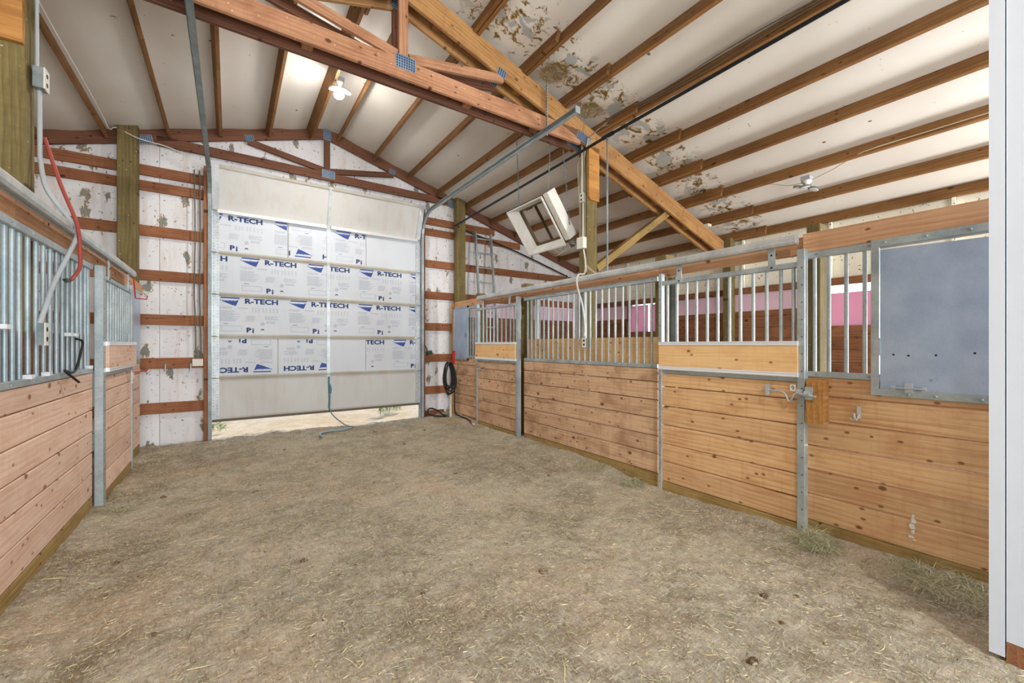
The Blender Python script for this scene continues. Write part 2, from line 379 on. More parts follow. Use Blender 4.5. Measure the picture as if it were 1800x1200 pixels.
def straw_mat(name, a, b):
    t = NT(name); oi = t.n('ShaderNodeNewGeometry')
    t.l(t.ramp(oi.outputs['Random Per Island'], (.1, a), (.9, b)), t.b.inputs['Base Color']); t.b.inputs['Roughness'].default_value = .7
    return t.mat
M['straw'] = straw_mat('straw_gold', srgb(184, 160, 108), srgb(226, 210, 168))
M['hay'] = straw_mat('hay_green', srgb(150, 152, 118), srgb(212, 208, 170))
M['nest'] = straw_mat('nest_brown', srgb(92, 74, 38), srgb(168, 136, 66))
M['clod'] = dirt('dark_clod', [srgb(84, 64, 46), srgb(104, 80, 58), srgb(118, 92, 66), srgb(130, 104, 76)])

# ------------------------------------------------------------------ terrain height
LAT = RNG.random((256, 256))
def vn(x, y, s):
    x = np.asarray(x, float) * s + 300.3; y = np.asarray(y, float) * s + 300.7
    xi, yi = np.floor(x).astype(int), np.floor(y).astype(int); fx, fy = x - xi, y - yi
    fx, fy = fx * fx * (3 - 2 * fx), fy * fy * (3 - 2 * fy)
    a, b, c, d = LAT[xi % 256, yi % 256], LAT[(xi + 1) % 256, yi % 256], LAT[xi % 256, (yi + 1) % 256], LAT[(xi + 1) % 256, (yi + 1) % 256]
    return (a * (1 - fx) + b * fx) * (1 - fy) + (c * (1 - fx) + d * fx) * fy - .5
def sst(a, b, x): u = np.clip((np.asarray(x, float) - a) / (b - a), 0, 1); return u * u * (3 - 2 * u)
def gz(x, y):
    x = np.asarray(x, float); y = np.asarray(y, float)
    amp = .35 + .65 * sst(5.6, 6.8, y)
    z = (vn(x, y, .8) * .05 + vn(x, y, 3.1) * .03 * amp + vn(x, y, 8) * .034 * amp + vn(x, y, 17) * .022 * amp + vn(x, y, 36) * .010)
    z = z + .035 * sst(5.9, 6.7, y) * (1 - sst(7.2, 7.7, y)) - .03 * sst(7.3, 7.8, y)
    z = z + .07 * (1 - sst(-.95, -.62, x)) * (1 - sst(-1.2, -1.0, -x) * 0) * sst(1.0, 2.5, y) * (1 - sst(5.2, 6.2, y)) * .6
    z = z + .07 * sst(3.15, 3.5, x) * (1 - sst(1.1, 2.6, y) * (1 - sst(2.7, 3.2, y)) * .8)
    # keep it level along the doors and the door sill
    return z - .005
def gz1(x, y): return float(gz(x, y))

# ------------------------------------------------------------------ floor and yard
def grid(name, xs, ys, mat, parent=None, rnd=None):
    X, Yv = np.meshgrid(xs, ys, indexing='ij'); Z = gz(X, Yv) if rnd is None else rnd(X, Yv)
    vs = np.stack([X.ravel(), Yv.ravel(), Z.ravel()], 1); nx, ny = len(xs), len(ys)
    i = (np.arange(nx - 1)[:, None] * ny + np.arange(ny - 1)[None]).ravel()
    fs = np.stack([i, i + ny, i + ny + 1, i + 1], 1)
    m = bpy.data.meshes.new(name); m.from_pydata(vs.tolist(), [], fs.tolist()); m.materials.append(mat)
    m.polygons.foreach_set('use_smooth', [True] * len(fs)); return link(bpy.data.objects.new(name, m), parent)
fl = grid('floor', np.concatenate([np.linspace(-4.5, -1.3, 20), np.linspace(-1.2, 3.8, 330), np.linspace(3.95, 7.3, 24)]),
          np.concatenate([np.linspace(-5.2, -.4, 30), np.linspace(-.2, 7.75, 470)]), M['dirt'])
fl['kind'] = 'structure'
yd = grid('yard_ground', np.concatenate([np.linspace(-60, -5, 14), np.linspace(-4, 8, 120), np.linspace(9, 60, 14)]),
          np.concatenate([np.linspace(7.76, 12, 70), np.linspace(12.5, 60, 20)]), M['sand'],
          rnd=lambda x, y: vn(x, y, .7) * .08 + vn(x, y, 3) * .04 + vn(x, y, 11) * .02 - .03 + .0 * x)
yd['kind'] = 'structure'
for nm_, xs_, ys_ in (('yard_ground', (7.25, 60), (-60, 7.7)), ('yard_ground', (-60, -4.55), (-60, 7.7)), ('yard_ground', (-4.5, 7.2), (-60, -5.25))):
    grid(nm_, np.linspace(*xs_, 12), np.linspace(*ys_, 12), M['sand'], rnd=lambda x, y: vn(x, y, .7) * .05 - .04)['kind'] = 'structure'

# ------------------------------------------------------------------ roof
RX, S, Z0 = 1.35, .30, 4.88
def zb(x): return Z0 - S * abs(x - RX)          # underside of the purlins
XL, XR_, YN, YF = -4.45, 7.22, -5.0, 7.56
PX = [-4.35, -3.74, -3.13, -2.5, -1.88, -1.27, -.64, -.06, .56, 1.135, 1.55, 2.15, 2.78, 3.38, 3.96, 4.60, 5.22, 5.88, 6.50, 7.11]
roof = struct('ceiling', (RX, 1.5, Z0))
xs = [XL - .1]
for a, b in zip(PX[:-1], PX[1:]): xs += [a + (b - a) * k / 6 for k in range(6)]
xs += [PX[-1], XR_ + .12]
PXa = np.array(PX)
def linz(x, y):
    base = Z0 - S * np.abs(x - RX) + .152
    idx = np.clip(np.searchsorted(PXa, x.ravel(), side='right') - 1, 0, len(PX) - 2).reshape(x.shape)
    f = np.clip((x - PXa[idx]) / (PXa[idx + 1] - PXa[idx]), 0, 1)
    return base - np.sin(np.pi * f) * (.022 + vn(x * .6, y, 1.1) * .022) - .0
lo = grid('liner_blanket', np.array(xs), np.linspace(YN - .1, YF + .05, 90), M['liner'], roof, rnd=linz)
rn_ = MB()
for sgn, xe in ((-1, XL - .3), (1, XR_ + .3)):
    rn_.add([(RX, YN - .3, Z0 + .25), (RX, YF + .3, Z0 + .25), (xe, YF + .3, zb(xe) + .25), (xe, YN - .3, zb(xe) + .25)], [(0, 1, 2, 3)])
rn_.build('roof_sheet', M['galv'], roof)
def rnorm(x): return Vector((S if x > RX else -S, 0, 1)).normalized()
for i, x in enumerate(PX):
    n = rnorm(x); wd_ = .20 if abs(x - 1.135) < .01 else .14
    c = Vector((x, 0, zb(x))) + n * (.14 - wd_ / 2 + .004)
    member('purlin', (c.x, YN, c.z), (c.x, 4.32, c.z), wd_, .04, n, M['purlin'], roof)
    c2 = c + Vector((-.044, 0, .044 * (S if x > RX else -S)))
    ye = 3.02 + .22 * ((i * 7) % 5) / 5
    member('purlin', (c2.x, ye, c2.z), (c2.x, 7.44, c2.z), wd_, .04, n, M['purlin'], roof)

def plate(p, ux, uz, w, h, parent, y_off):
    """truss plate w x h, centred p, on the -y face"""
    ux, uz = Vector(ux).normalized(), Vector(uz).normalized(); n = Vector((0, -1, 0)); p = Vector(p) + n * y_off
    b = MB(); b.obox(p, ux * w / 2, uz * h / 2, n * .0012)
    b.m = 1; nx, nz = max(3, int(w / .024)), max(2, int(h / .022))
    for i in range(nx):
        for j in range(nz):
            q = p + ux * ((i + .5) / nx - .5) * w * .94 + uz * ((j + .5) / nz - .5) * h * .92 + n * .0016
            b.obox(q, ux * w / nx * .27, uz * h / nz * .33, n * .0008)
    return b.build('truss_plate', [M['blue_plate'], M['navy_ink']], parent, p)

def truss(name, label, y0, y1, mtop, mweb, top_in, depth, bot_z, bot_d, xl, xr, slope, apex, plates, king_w=.09, posts_cut=None):
    """apex = z of the top edge of the top chords at the ridge"""
    t = thing(name, label, 'roof truss', (RX, (y0 + y1) / 2, bot_z))
    ym = (y0 + y1) / 2; th = y1 - y0
    n = lambda s_: Vector((s_ * slope, 0, 1)).normalized()
    for s_, xe in ((-1, xl), (1, xr)):
        a = Vector((RX, ym, apex)) - n(s_) * depth / 2; b = Vector((xe, ym, apex - slope * abs(xe - RX))) - n(s_) * depth / 2
        a = a + (b - a).normalized() * .0
        member('top_chord', a, b, depth, th, n(s_), mtop, t)
    zt = apex - depth * 1.04
    hx = min(3.4 if name != 'rear_truss' else 3.4, 9)
    hxr = RX + (apex - bot_z - bot_d / 2 - depth * .9) / slope; hxl = 2 * RX - hxr
    member('bottom_chord', (hxl, ym, bot_z + bot_d / 2), (hxr, ym, bot_z + bot_d / 2), bot_d, th, (0, 0, 1), mweb, t)
    member('king_post', (RX, ym, bot_z + bot_d), (RX, ym, zt + .02), king_w, th, (1, 0, 0), mweb, t)
    for s_ in (-1, 1):
        q = Vector((RX + s_ * 1.12, ym, apex - slope * 1.12 - depth - .02))
        member('web', (RX + s_ * .06, ym, bot_z + bot_d + .03), q, .09, th, (0, 0, 1), mweb, t)
        if plates:
            plate((q.x - s_ * .02, y0, q.z + .05), (1, 0, -s_ * slope), (s_ * slope, 0, 1), .11, .09, t, .002)
    if plates:
        plate((RX + .02, y0, bot_z + bot_d - .03), (1, 0, 0), (0, 0, 1), .20, .13, t, .002)
        plate((RX, y0, apex - depth * .7), (1, 0, 0), (0, 0, 1), .12, .17, t, .002)
        for s_ in (-1, 1):
            hx_ = 2.34 if name == 'roof_truss' else 2.10
            plate((RX + s_ * hx_, y0, apex - slope * hx_ - depth * .82), (1, 0, -s_ * slope * .8), (s_ * slope * .8, 0, 1), .24, .12, t, .002)
    return t
# main pair, clamped to both sides of the aisle posts
tf = truss('roof_truss', 'front heavy timber truss of the pair spanning the aisle, with grey plates', 3.78, 3.82, M['chord'], M['truss'], 0, .245, 3.905, .178, -4.40, 7.16, .312, 4.925, True)
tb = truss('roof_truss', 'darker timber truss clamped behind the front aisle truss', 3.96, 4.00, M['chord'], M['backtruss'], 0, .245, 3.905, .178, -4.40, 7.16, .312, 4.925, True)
for x in (-.9, .1, 1.0, 1.75, 2.75, 4.45, 5.3, 6.1):
    z = 4.925 - .312 * abs(x - RX) - .14
    bx('spacer_block', x - .05, x + .05, 3.82, 3.96, z - .04, z + .07, M['chord'], tf, 'y')
for x in (-.4, .55, 2.1, 3.0): bx('spacer_block', x - .045, x + .045, 3.82, 3.96, 3.95, 4.04, M['truss'], tf, 'y')
bt = truss('roof_truss', 'thin reddish timber truss against the gable wall above the overhead door', 7.46, 7.50, M['backtruss'], M['backtruss'], 0, .17, 4.15, .135, XL + .05, 7.1, S, Z0 + .145, True)

# ------------------------------------------------------------------ posts
def post(label, x0, x1, y0, y1, z1, name='timber_post', mat=None, cat='post', z0=-.25):
    o = bx(name, x0, x1, y0, y1, z0, z1, mat or M['post'], None, 'z', .006)
    return tag(o, label, cat)
post('olive square timber post in the right stall front with cables and outlet boxes', 3.77, 3.965, 3.82, 3.96, 4.12)
post('wide olive timber post at the left edge of the picture', -1.245, -1.045, 3.82, 3.96, 4.12)
post('olive timber post against the gable wall left of the overhead door', -1.215, -1.01, 7.33, 7.46, 4.42)
post('olive timber post against the gable wall right of the overhead door', 3.70, 3.89, 7.33, 7.46, 4.30)
post('short-topped olive post behind the header right of the sliding stall door', 3.55, 3.69, 1.215, 1.30, 2.285)
post('short-topped olive post behind the header at the far edge of the sliding stall door', 3.55, 3.69, 2.50, 2.63, 2.285)
post('short-topped olive post behind the header beside the far stall door', 3.55, 3.69, 4.82, 4.95, 2.285)
post('olive timber post against the outer wall seen through the sliding stall door bars', 6.98, 7.12, 3.66, 3.80, 3.2)
post('stub of timber post showing above the header near the ladder', 3.55, 3.69, 6.2, 6.32, 2.285)
for sx_, lab in ((1, 'orange timber block nailed on the front of the right aisle post under the truss'), (-1, 'orange timber block nailed on the front of the left aisle post under the truss')):
    x0, x1 = (3.775, 3.96) if sx_ > 0 else (-1.24, -1.05)
    b = MB(); b.poly([(x0, 3.78, 3.29), (x0 + .03, 3.78, 3.25), (x1, 3.78, 3.25), (x1, 3.78, 3.93), (x0, 3.78, 3.93)], (0, 1, 0), .04)
    tag(b.build('heel_block', M['block'], None, (x0, 3.8, 3.27)), lab, 'timber block')
tag(member('knee_brace', (4.0, 3.89, 2.40), (5.52, 3.89, 3.40), .095, .09, (0, 0, 1), M['olive'], None), 'diagonal olive timber brace from the right aisle post up to the truss', 'brace')

# ------------------------------------------------------------------ setting: gable wall at the back
wb = struct('wall_back', (RX, 7.54, 0))
OX0, OX1, OZ = -.26, 3.02, 3.42
b = MB()
def sheet(bb, x0, x1, z0, z1f, y=7.545, th=.03):
    """sheet panel from z0 up to the roof or z1f"""
    def top(x): return min(z1f, zb(x) + .17)
    xs_ = [x0] + ([RX] if x0 < RX < x1 else []) + [x1]
    bb.poly([(x0, y, z0), (x1, y, z0)] + [(x, y, top(x)) for x in reversed(xs_)], (0, 1, 0), th)
cuts_l = [XL, -3.25, -2.03, -.81, OX0]; cuts_r = [OX1, 4.2, 5.4, 6.6, XR_]
for cs in (cuts_l, cuts_r):
    for a, c in zip(cs[:-1], cs[1:]):
        q = MB(); sheet(q, a + .002, c - .002, -.3, 9); q.build('foam_panel', M['backfoam'], wb)
for a, c in ((OX0, 1.35), (1.354, OX1)):
    q = MB(); sheet(q, a, c, OZ, 9); q.build('foam_panel', M['backfoam'], wb)
q = MB(); q.box(XL - .1, OX0, 7.6, 7.63, -.4, 5.2); q.box(OX1, XR_ + .1, 7.6, 7.63, -.4, 5.2); q.box(OX0, OX1, 7.6, 7.63, OZ, 5.2)
q.build('outer_steel_sheet', M['galv'], wb)
GZ = [(3.72, 3.86), (3.51, 3.645), (2.89, 3.035), (2.28, 2.425), (1.67, 1.815), (1.06, 1.21), (.435, .585)]
for z0, z1 in GZ:
    for a, c in ((XL + .02, -1.12), (-1.116, -.31), (3.07, 3.80), (3.804, 6.95)):
        if z1 > 3.6 and a > 3.8: c = 5.35 if z1 < 3.8 else 4.68
        if z1 < 2.2 and a > 3.8: continue
        bx('girt', a, c, 7.50, 7.54, z0, z1, M['girt'], wb, 'x')
bx('girt', 3.07, 3.5, 7.50, 7.54, -.02, .115, M['girt'], wb, 'x')
bx('door_jamb', -.312, -.262, 7.43, 7.54, -.1, 3.98, M['girt'], wb, 'z')
bx('door_jamb', 3.035, 3.075, 7.42, 7.54, -.1, 3.98, M['backtruss'], wb, 'z')
# stall lining at the far end of the right stalls, seen through the bars
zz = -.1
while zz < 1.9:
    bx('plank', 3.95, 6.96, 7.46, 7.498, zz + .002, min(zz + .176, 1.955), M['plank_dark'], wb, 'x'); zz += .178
bx('pink_panel', 3.93, 6.96, 7.47, 7.50, 1.96, 2.275, M['pink'], wb, 'x')

# outer wall on the right
wr = struct('wall_right', (7.16, 1, 0))
WIN = [(5.12, 5.92), (1.50, 2.36)]
segs = [(YN, -2.56), (-1.34, 1.50), (2.36, 5.12), (5.92, 7.45)]  # gap behind the camera added around the right stall fill light
for a, c in segs:
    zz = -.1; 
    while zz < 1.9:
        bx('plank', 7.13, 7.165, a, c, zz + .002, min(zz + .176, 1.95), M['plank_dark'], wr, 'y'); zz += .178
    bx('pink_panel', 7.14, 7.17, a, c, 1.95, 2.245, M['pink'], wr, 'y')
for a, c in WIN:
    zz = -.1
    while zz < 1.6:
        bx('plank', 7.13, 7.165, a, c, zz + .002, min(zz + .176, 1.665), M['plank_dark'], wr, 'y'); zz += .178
bx('girt', 7.10, 7.14, YN, 3.0, 2.245, 2.345, M['plank_dark'], wr, 'y'); bx('girt', 7.10, 7.14, 3.004, 7.45, 2.245, 2.345, M['plank_dark'], wr, 'y')
for a in np.arange(YN, 7.4, 1.22):
    q = MB(); q.box(7.17, 7.20, a + .002, min(a + 1.218, 7.5), 2.345, 3.6); q.build('foam_panel', M['creamfoam'], wr)
    q = MB(); q.box(7.105, 7.15, a - .03, a + .0, 2.345, 3.15); q.build('wall_rib', M['creamfoam'], wr)
q = MB(); q.box(7.2, 7.23, YN, -2.56, -.4, 3.6); q.box(7.2, 7.23, -1.34, WIN[1][0], -.4, 3.6); q.box(7.2, 7.23, -2.56, -1.34, 2.245, 3.6); q.box(7.2, 7.23, WIN[1][1], WIN[0][0], -.4, 3.6); q.box(7.2, 7.23, WIN[0][1], 7.63, -.4, 3.6)
for a, c in WIN: q.box(7.2, 7.23, a, c, -.4, 1.66); q.box(7.2, 7.23, a, c, 2.25, 3.6)
q.build('outer_steel_sheet', M['galv'], wr)
wd1 = struct('window_1', (7.18, 5.5, 1.66))
bx('foam_sheet', 7.15, 7.18, 5.12, 5.41, 1.665, 2.22, M['pink_lit'], wd1, 'y'); bx('foam_sheet', 7.15, 7.18, 5.475, 5.92, 1.665, 2.22, M['pink_lit'], wd1, 'y')
for y in (5.09, 5.92): bx('window_frame', 7.08, 7.14, y, y + .035, 1.6, 2.25, M['plank_dark'], wd1, 'z')
wd2 = struct('window_2', (7.18, 1.9, 1.66))
bx('foam_sheet', 7.15, 7.18, 1.5, 2.36, 1.665, 2.13, M['pink_lit'], wd2, 'y')
for y in (1.465, 2.36): bx('window_frame', 7.08, 7.14, y, y + .035, 1.6, 2.25, M['plank_dark'], wd2, 'z')
# outer wall on the left and the end wall with the open doorway behind the camera
wl_ = struct('wall_left', (XL, 1, 0))
for a in np.arange(YN, 7.4, 1.22):
    q = MB(); q.box(XL - .03, XL, a + .002, min(a + 1.218, 7.5), 2.245 if -2.6 < a < -2.5 else -.4, 3.6); q.build('foam_panel', M['creamfoam'], wl_)  # one panel shortened for the opening added around the left fill light
for z in (.6, 1.5, 2.4, 3.0): bx('girt', XL, XL + .04, YN if z > 2.2 else -1.34, 7.5, z, z + .14, M['girt'], wl_, 'y')
q = MB(); q.box(XL - .07, XL - .04, YN, -2.56, -.4, 3.6); q.box(XL - .07, XL - .04, -1.34, 7.63, -.4, 3.6); q.box(XL - .07, XL - .04, -2.56, -1.34, 2.245, 3.6); q.build('outer_steel_sheet', M['galv'], wl_)
wf = struct('wall_front', (RX, YN, 0))
q = MB(); q.box(XL - .1, -.5, YN - .04, YN, -.4, 5.2); q.box(3.2, XR_ + .1, YN - .04, YN, -.4, 5.2); q.box(-.5, 3.2, YN - .04, YN, 3.7, 5.2)
q.build('foam_panel', M['creamfoam'], wf)

# ------------------------------------------------------------------ the overhead door
door = struct('door_1', (1.37, 7.49, .29))
ZR = [.29, .905, 1.52, 2.14, 2.755, 3.37]
DX0, DX1, SX0, SX1, MX0, MX1 = -.215, 2.985, -.13, 2.90, 1.345, 1.395
DY = 7.47
def text_mesh(body, size, bold=0.0, sx=1.0, shear=0.0):
    cu = bpy.data.curves.new('t', 'FONT'); cu.body = body; cu.size = size; cu.offset = bold; cu.shear = shear; cu.resolution_u = 3
    o = bpy.data.objects.new('t', cu); C.objects.link(o)
    bpy.context.view_layer.update()
    m = bpy.data.meshes.new_from_object(o.evaluated_get(bpy.context.evaluated_depsgraph_get()))
    vs = [(v.co.x * sx, v.co.y) for v in m.vertices]; fs = [tuple(p.vertices) for p in m.polygons]
    bpy.data.objects.remove(o); return vs, fs
def fit(vs, w=None, h=None):
    x0 = min(v[0] for v in vs); x1 = max(v[0] for v in vs); y0 = min(v[1] for v in vs); y1 = max(v[1] for v in vs)
    a = (w / (x1 - x0)) if w else 1; c = (h / (y1 - y0)) if h else a
    return [((x - x0) * a, (y - y0) * c) for x, y in vs]
def tgeo(body, w, h, bold=.02, shear=0): vs, fs = text_mesh(body, 1, bold, 1, shear); return fit(vs, w, h), fs
G_RT = tgeo('R-TECH', .44, .080, .04); G_IF = tgeo('INSULFOAM', .20, .03, .03, .3)
G_PI = tgeo('P', .062, .075, .05); G_I = tgeo('i', .022, .075, .03); G_RV = tgeo('R-Values', .13, .02, .01)
def rect(x0, x1, y0, y1): return [(x0, y0), (x1, y0), (x1, y1), (x0, y1)], [(0, 1, 2, 3)]
def pat():
    """(layer, verts, faces) in pattern coordinates: x from flag's left end, y down from sheet top as negative"""
    L = []
    def add(l, gf, dx, dy): L.append((l, [(x + dx, y + dy) for x, y in gf[0]], gf[1]))
    add(0, ([(.03, -.012), (.265, -.012), (.26, -.030), (.022, -.030)], [(3, 2, 1, 0)]), 0, -.029)
    add(0, ([(0, 0), (.25, 0), (.215, -.088), (.15, -.068)], [(0, 3, 2, 1)]), 0, -.080)
    add(2, G_IF, .03, -.092)
    add(1, G_RT, .33, -.127)
    add(1, G_PI, .35, -.565); add(1, G_I, .425, -.575)
    add(3, G_RV, .235, -.205)
    def lines(x0, x1, y0, n, pitch, l=3, hh=.0045):
        for k in range(n):
            r_ = random.Random(int(x0 * 1000) + k); xa = x0 + r_.uniform(0, .02)
            x1_ = x1 - r_.uniform(0, (x1 - x0) * .35); xx = xa
            while xx < x1_:
                ww = r_.uniform(.012, .04); add(l, rect(xx, min(xx + ww, x1_), 0, hh), 0, y0 - k * pitch); xx += ww + .006
    lines(.0, .24, -.185, 3, .013); lines(.0, .27, -.245, 13, .0125); lines(.33, .49, -.315, 7, .013)
    lines(.58, .78, -.315, 5, .013); lines(.60, .76, -.395, 3, .012)
    for cx in (.42, .46, .50, .56, .60, .65, .70, .75):
        for k in range(6): add(3, rect(cx, cx + .018, 0, .004), 0, -.19 - k * .012)
    add(4, rect(.06, .12, 0, .007), 0, -.44)
    for (a, c, d, e) in ((.03, .29, -.545, -.541), (.03, .29, -.47, -.466), (.03, .034, -.545, -.47), (.286, .29, -.545, -.47)): add(3, rect(a, c, d, e), 0, 0)
    cc = (.56, -.43); k = 16
    ring_v = [(cc[0] + r_ * math.cos(2 * math.pi * i / k), cc[1] + r_ * math.sin(2 * math.pi * i / k)) for r_ in (.021, .025) for i in range(k)]
    L.append((4, ring_v, [(i, (i + 1) % k, (i + 1) % k + k, i + k) for i in range(k)]))
    L.append((4, [(.55, -.447), (.555, -.449), (.572, -.414), (.567, -.412)], [(0, 1, 2, 3)]))
    k = 9; arc = [(.56 + r_ * math.cos(math.pi * i / (k - 1)), -.53 + r_ * math.sin(math.pi * i / (k - 1))) for r_ in (.010, .024) for i in range(k)]
    L.append((1, arc, [(i, i + 1, i + 1 + k, i + k) for i in range(k - 1)]))
    return L
PAT = pat()
def clip_poly(pts, x0, x1, z0, z1):
    for ax, lim, sg in ((0, x0, 1), (0, x1, -1), (1, z0, 1), (1, z1, -1)):
        out = []
        for i in range(len(pts)):
            a, c = pts[i - 1], pts[i]; ia, ic = sg * (a[ax] - lim) >= 0, sg * (c[ax] - lim) >= 0
            if ia != ic:
                u = (lim - a[ax]) / (c[ax] - a[ax]); out.append((a[0] + (c[0] - a[0]) * u, a[1] + (c[1] - a[1]) * u))
            if ic: out.append(c)
        pts = out
        if len(pts) < 3: return []
    return pts
def print_sheet(parent, x0, x1, z0, z1, ztop, phase, inv):
    bold = MB(); fine = MB()
    for base in [phase + .92 * k for k in (-2, -1, 0, 1, 2)]:
        for lay, vs, fs in PAT:
            if inv: P_ = [(base - x, ztop - (y)) for x, y in vs]
            else: P_ = [(base + x, ztop + y) for x, y in vs]
            if max(p[0] for p in P_) < x0 or min(p[0] for p in P_) > x1: continue
            b_ = fine if lay >= 3 else bold; b_.m = {0: 0, 1: 1, 2: 2, 3: 0, 4: 1}[lay]
            yy = DY + .0085 - (.0006 if lay == 2 else 0)
            for f in fs:
                q = clip_poly([P_[i] for i in f], x0, x1, z0, z1)
                if q: b_.add([(p[0], yy, p[1]) for p in q], [tuple(reversed(range(len(q))))])
    if bold.v: bold.build('blue_lettering', [M['blue_ink'], M['navy_ink'], M['white_ink']], parent)
    if fine.v: fine.build('fine_print', [M['grey_ink'], M['greyer_ink']], parent)
SHEETS = {1: [(SX0, .757, .57, 0), (.777, MX0, 1.13, 1), (MX1, 1.985, 1.47, 0), (1.993, SX1, None, 0)],
          2: [(SX0, MX0, .12, 0), (MX1, SX1, 1.86, 0)],
          3: [(SX0, MX0, -.14, 0), (MX1, SX1, 1.84, 0)],
          4: [(SX0, .62, .56, 1), (.635, MX0, 1.48, 1), (MX1, 1.98, None, 0), (1.988, SX1, 2.46, 0)],
          5: [(SX0, MX0, None, 0), (MX1, SX1, None, 0)]}
sec_rows = {1: (3, 4), 2: (2, 3), 3: (1, 2), 4: (1, 1), 5: (0, 0)}
rows = [(5, ZR[0], ZR[1]), (4, ZR[1], ZR[2]), (3, ZR[2], ZR[3]), (2, ZR[3], ZR[4]), (1, ZR[4], ZR[5])]
for r_, z0, z1 in rows:
    q = MB(); q.box(SX0, SX1, DY + .03, DY + .045, z0, z1)
    sec = q.build('door_section', M['rail'], door, (1.37, DY, z0))
    f = MB()
    f.box(DX0, DX1, DY - .0, DY + .03, z0 + .003, z0 + .030); f.box(DX0, DX1, DY - .0, DY + .03, z1 - .030, z1 - .003)
    f.box(DX0, DX1, DY - .012, DY, z1 - .012, z1 - .003)
    f.build('section_rail', M['rail'], sec)
    for a, c in ((DX0, SX0), (SX1, DX1), (MX0, MX1)):
        q = MB(); q.box(a, c, DY - .004, DY + .03, z0 + .004, z1 - .004)
        if c - a > .06:
            q.m = 1
            for k in range(14):
                zz = z0 + .04 + k * (z1 - z0 - .08) / 13
                for xx in (a + .018, c - .022):
                    if (k * 3 + int(xx * 50)) % 4: q.box(xx - .004, xx + .004, DY - .005, DY - .003, zz - .004, zz + .004)
        q.build('section_stile', [M['perf'], M['dark']], sec)
    for x0, x1, ph, inv in SHEETS[r_]:
        q = MB(); q.box(x0, x1, DY + .01, DY + .03, z0 + .03, z1 - .03)
        q.build('foam_sheet', M['doorfoam'] if r_ != 5 else M['doorcream'], sec)
        if ph is not None: print_sheet(sec, x0 + .003, x1 - .003, z0 + .036, z1 - .036, (z1 + .005) if not inv else (z0 + .022), ph, inv)
# tilted top section
TA = Vector((0, 7.47, 3.37)); TB = Vector((0, 7.22, 3.965)); td_ = (TB - TA).normalized(); tn = Vector((0, -td_.z, td_.y))
def tp(x, s_, o=0): p = TA + td_ * s_ + tn * o; return (x, p.y, p.z)
TL = (TB - TA).length
q = MB(); q.poly([tp(SX0, .0, -.02), tp(SX1, .0, -.02), tp(SX1, TL, -.02), tp(SX0, TL, -.02)], -tn, .02)
sec = q.build('door_section', M['doorcream'], door, tp(1.37, 0))
f = MB()
for s0, s1 in ((0.003, .03), (TL - .04, TL)): f.poly([tp(DX0, s0, 0), tp(DX1, s0, 0), tp(DX1, s1, 0), tp(DX0, s1, 0)], -tn, .03)
f.build('section_rail', M['rail'], sec)
for a, c in ((DX0, SX0), (SX1, DX1), (MX0, MX1 - .01)):
    q = MB(); q.poly([tp(a, .005, .004), tp(c, .005, .004), tp(c, TL, .004), tp(a, TL, .004)], -tn, .034); q.build('section_stile', M['perf'], sec)
q = MB(); q.box(SX0 - .02, MX0 - .01, DY - .05, DY + .0, 3.335, 3.385); q.box(MX1 + .01, SX1 + .02, DY - .05, DY + .0, 3.335, 3.385)
st = q.build('stiffening_strut', M['alu'], door); st['label'] = 'bright aluminium strut across the door'
q = MB(); q.box(DX0, DX1, DY + .0, DY + .04, .255, .292); q.build('bottom_seal', M['seal'], door)
def hinge(x, z, parent, s_=1.0):
    h = MB(); h.box(x - .028 * s_, x + .028 * s_, DY - .010, DY - .004, z - .055 * s_, z + .055 * s_)
    h.tube([(x - .03 * s_, DY - .014, z), (x + .03 * s_, DY - .014, z)], .007, 8)
    h.m = 1
    for dx in (-.016, .016):
        for dz in (-.038, .038): h.box(x + dx * s_ - .004, x + dx * s_ + .004, DY - .013, DY - .009, z + dz * s_ - .004, z + dz * s_ + .004)
    h.build('hinge', [M['perf'], M['galv_dark']], parent)
for z in ZR[1:]:
    hinge((MX0 + MX1) / 2, z, door, .8)
    for x, sx_ in ((DX0 + .05, -1), (DX1 - .05, 1)):
        hinge(x, z, door, .9)
        q = MB(); q.tube([(x, DY - .03, z), (x + sx_ * .085, DY - .03, z)], .006, 8); q.tube([(x + sx_ * .07, DY - .03, z), (x + sx_ * .082, DY - .03, z)], .022, 12)
        q.build('roller', M['galv_dark'], door)
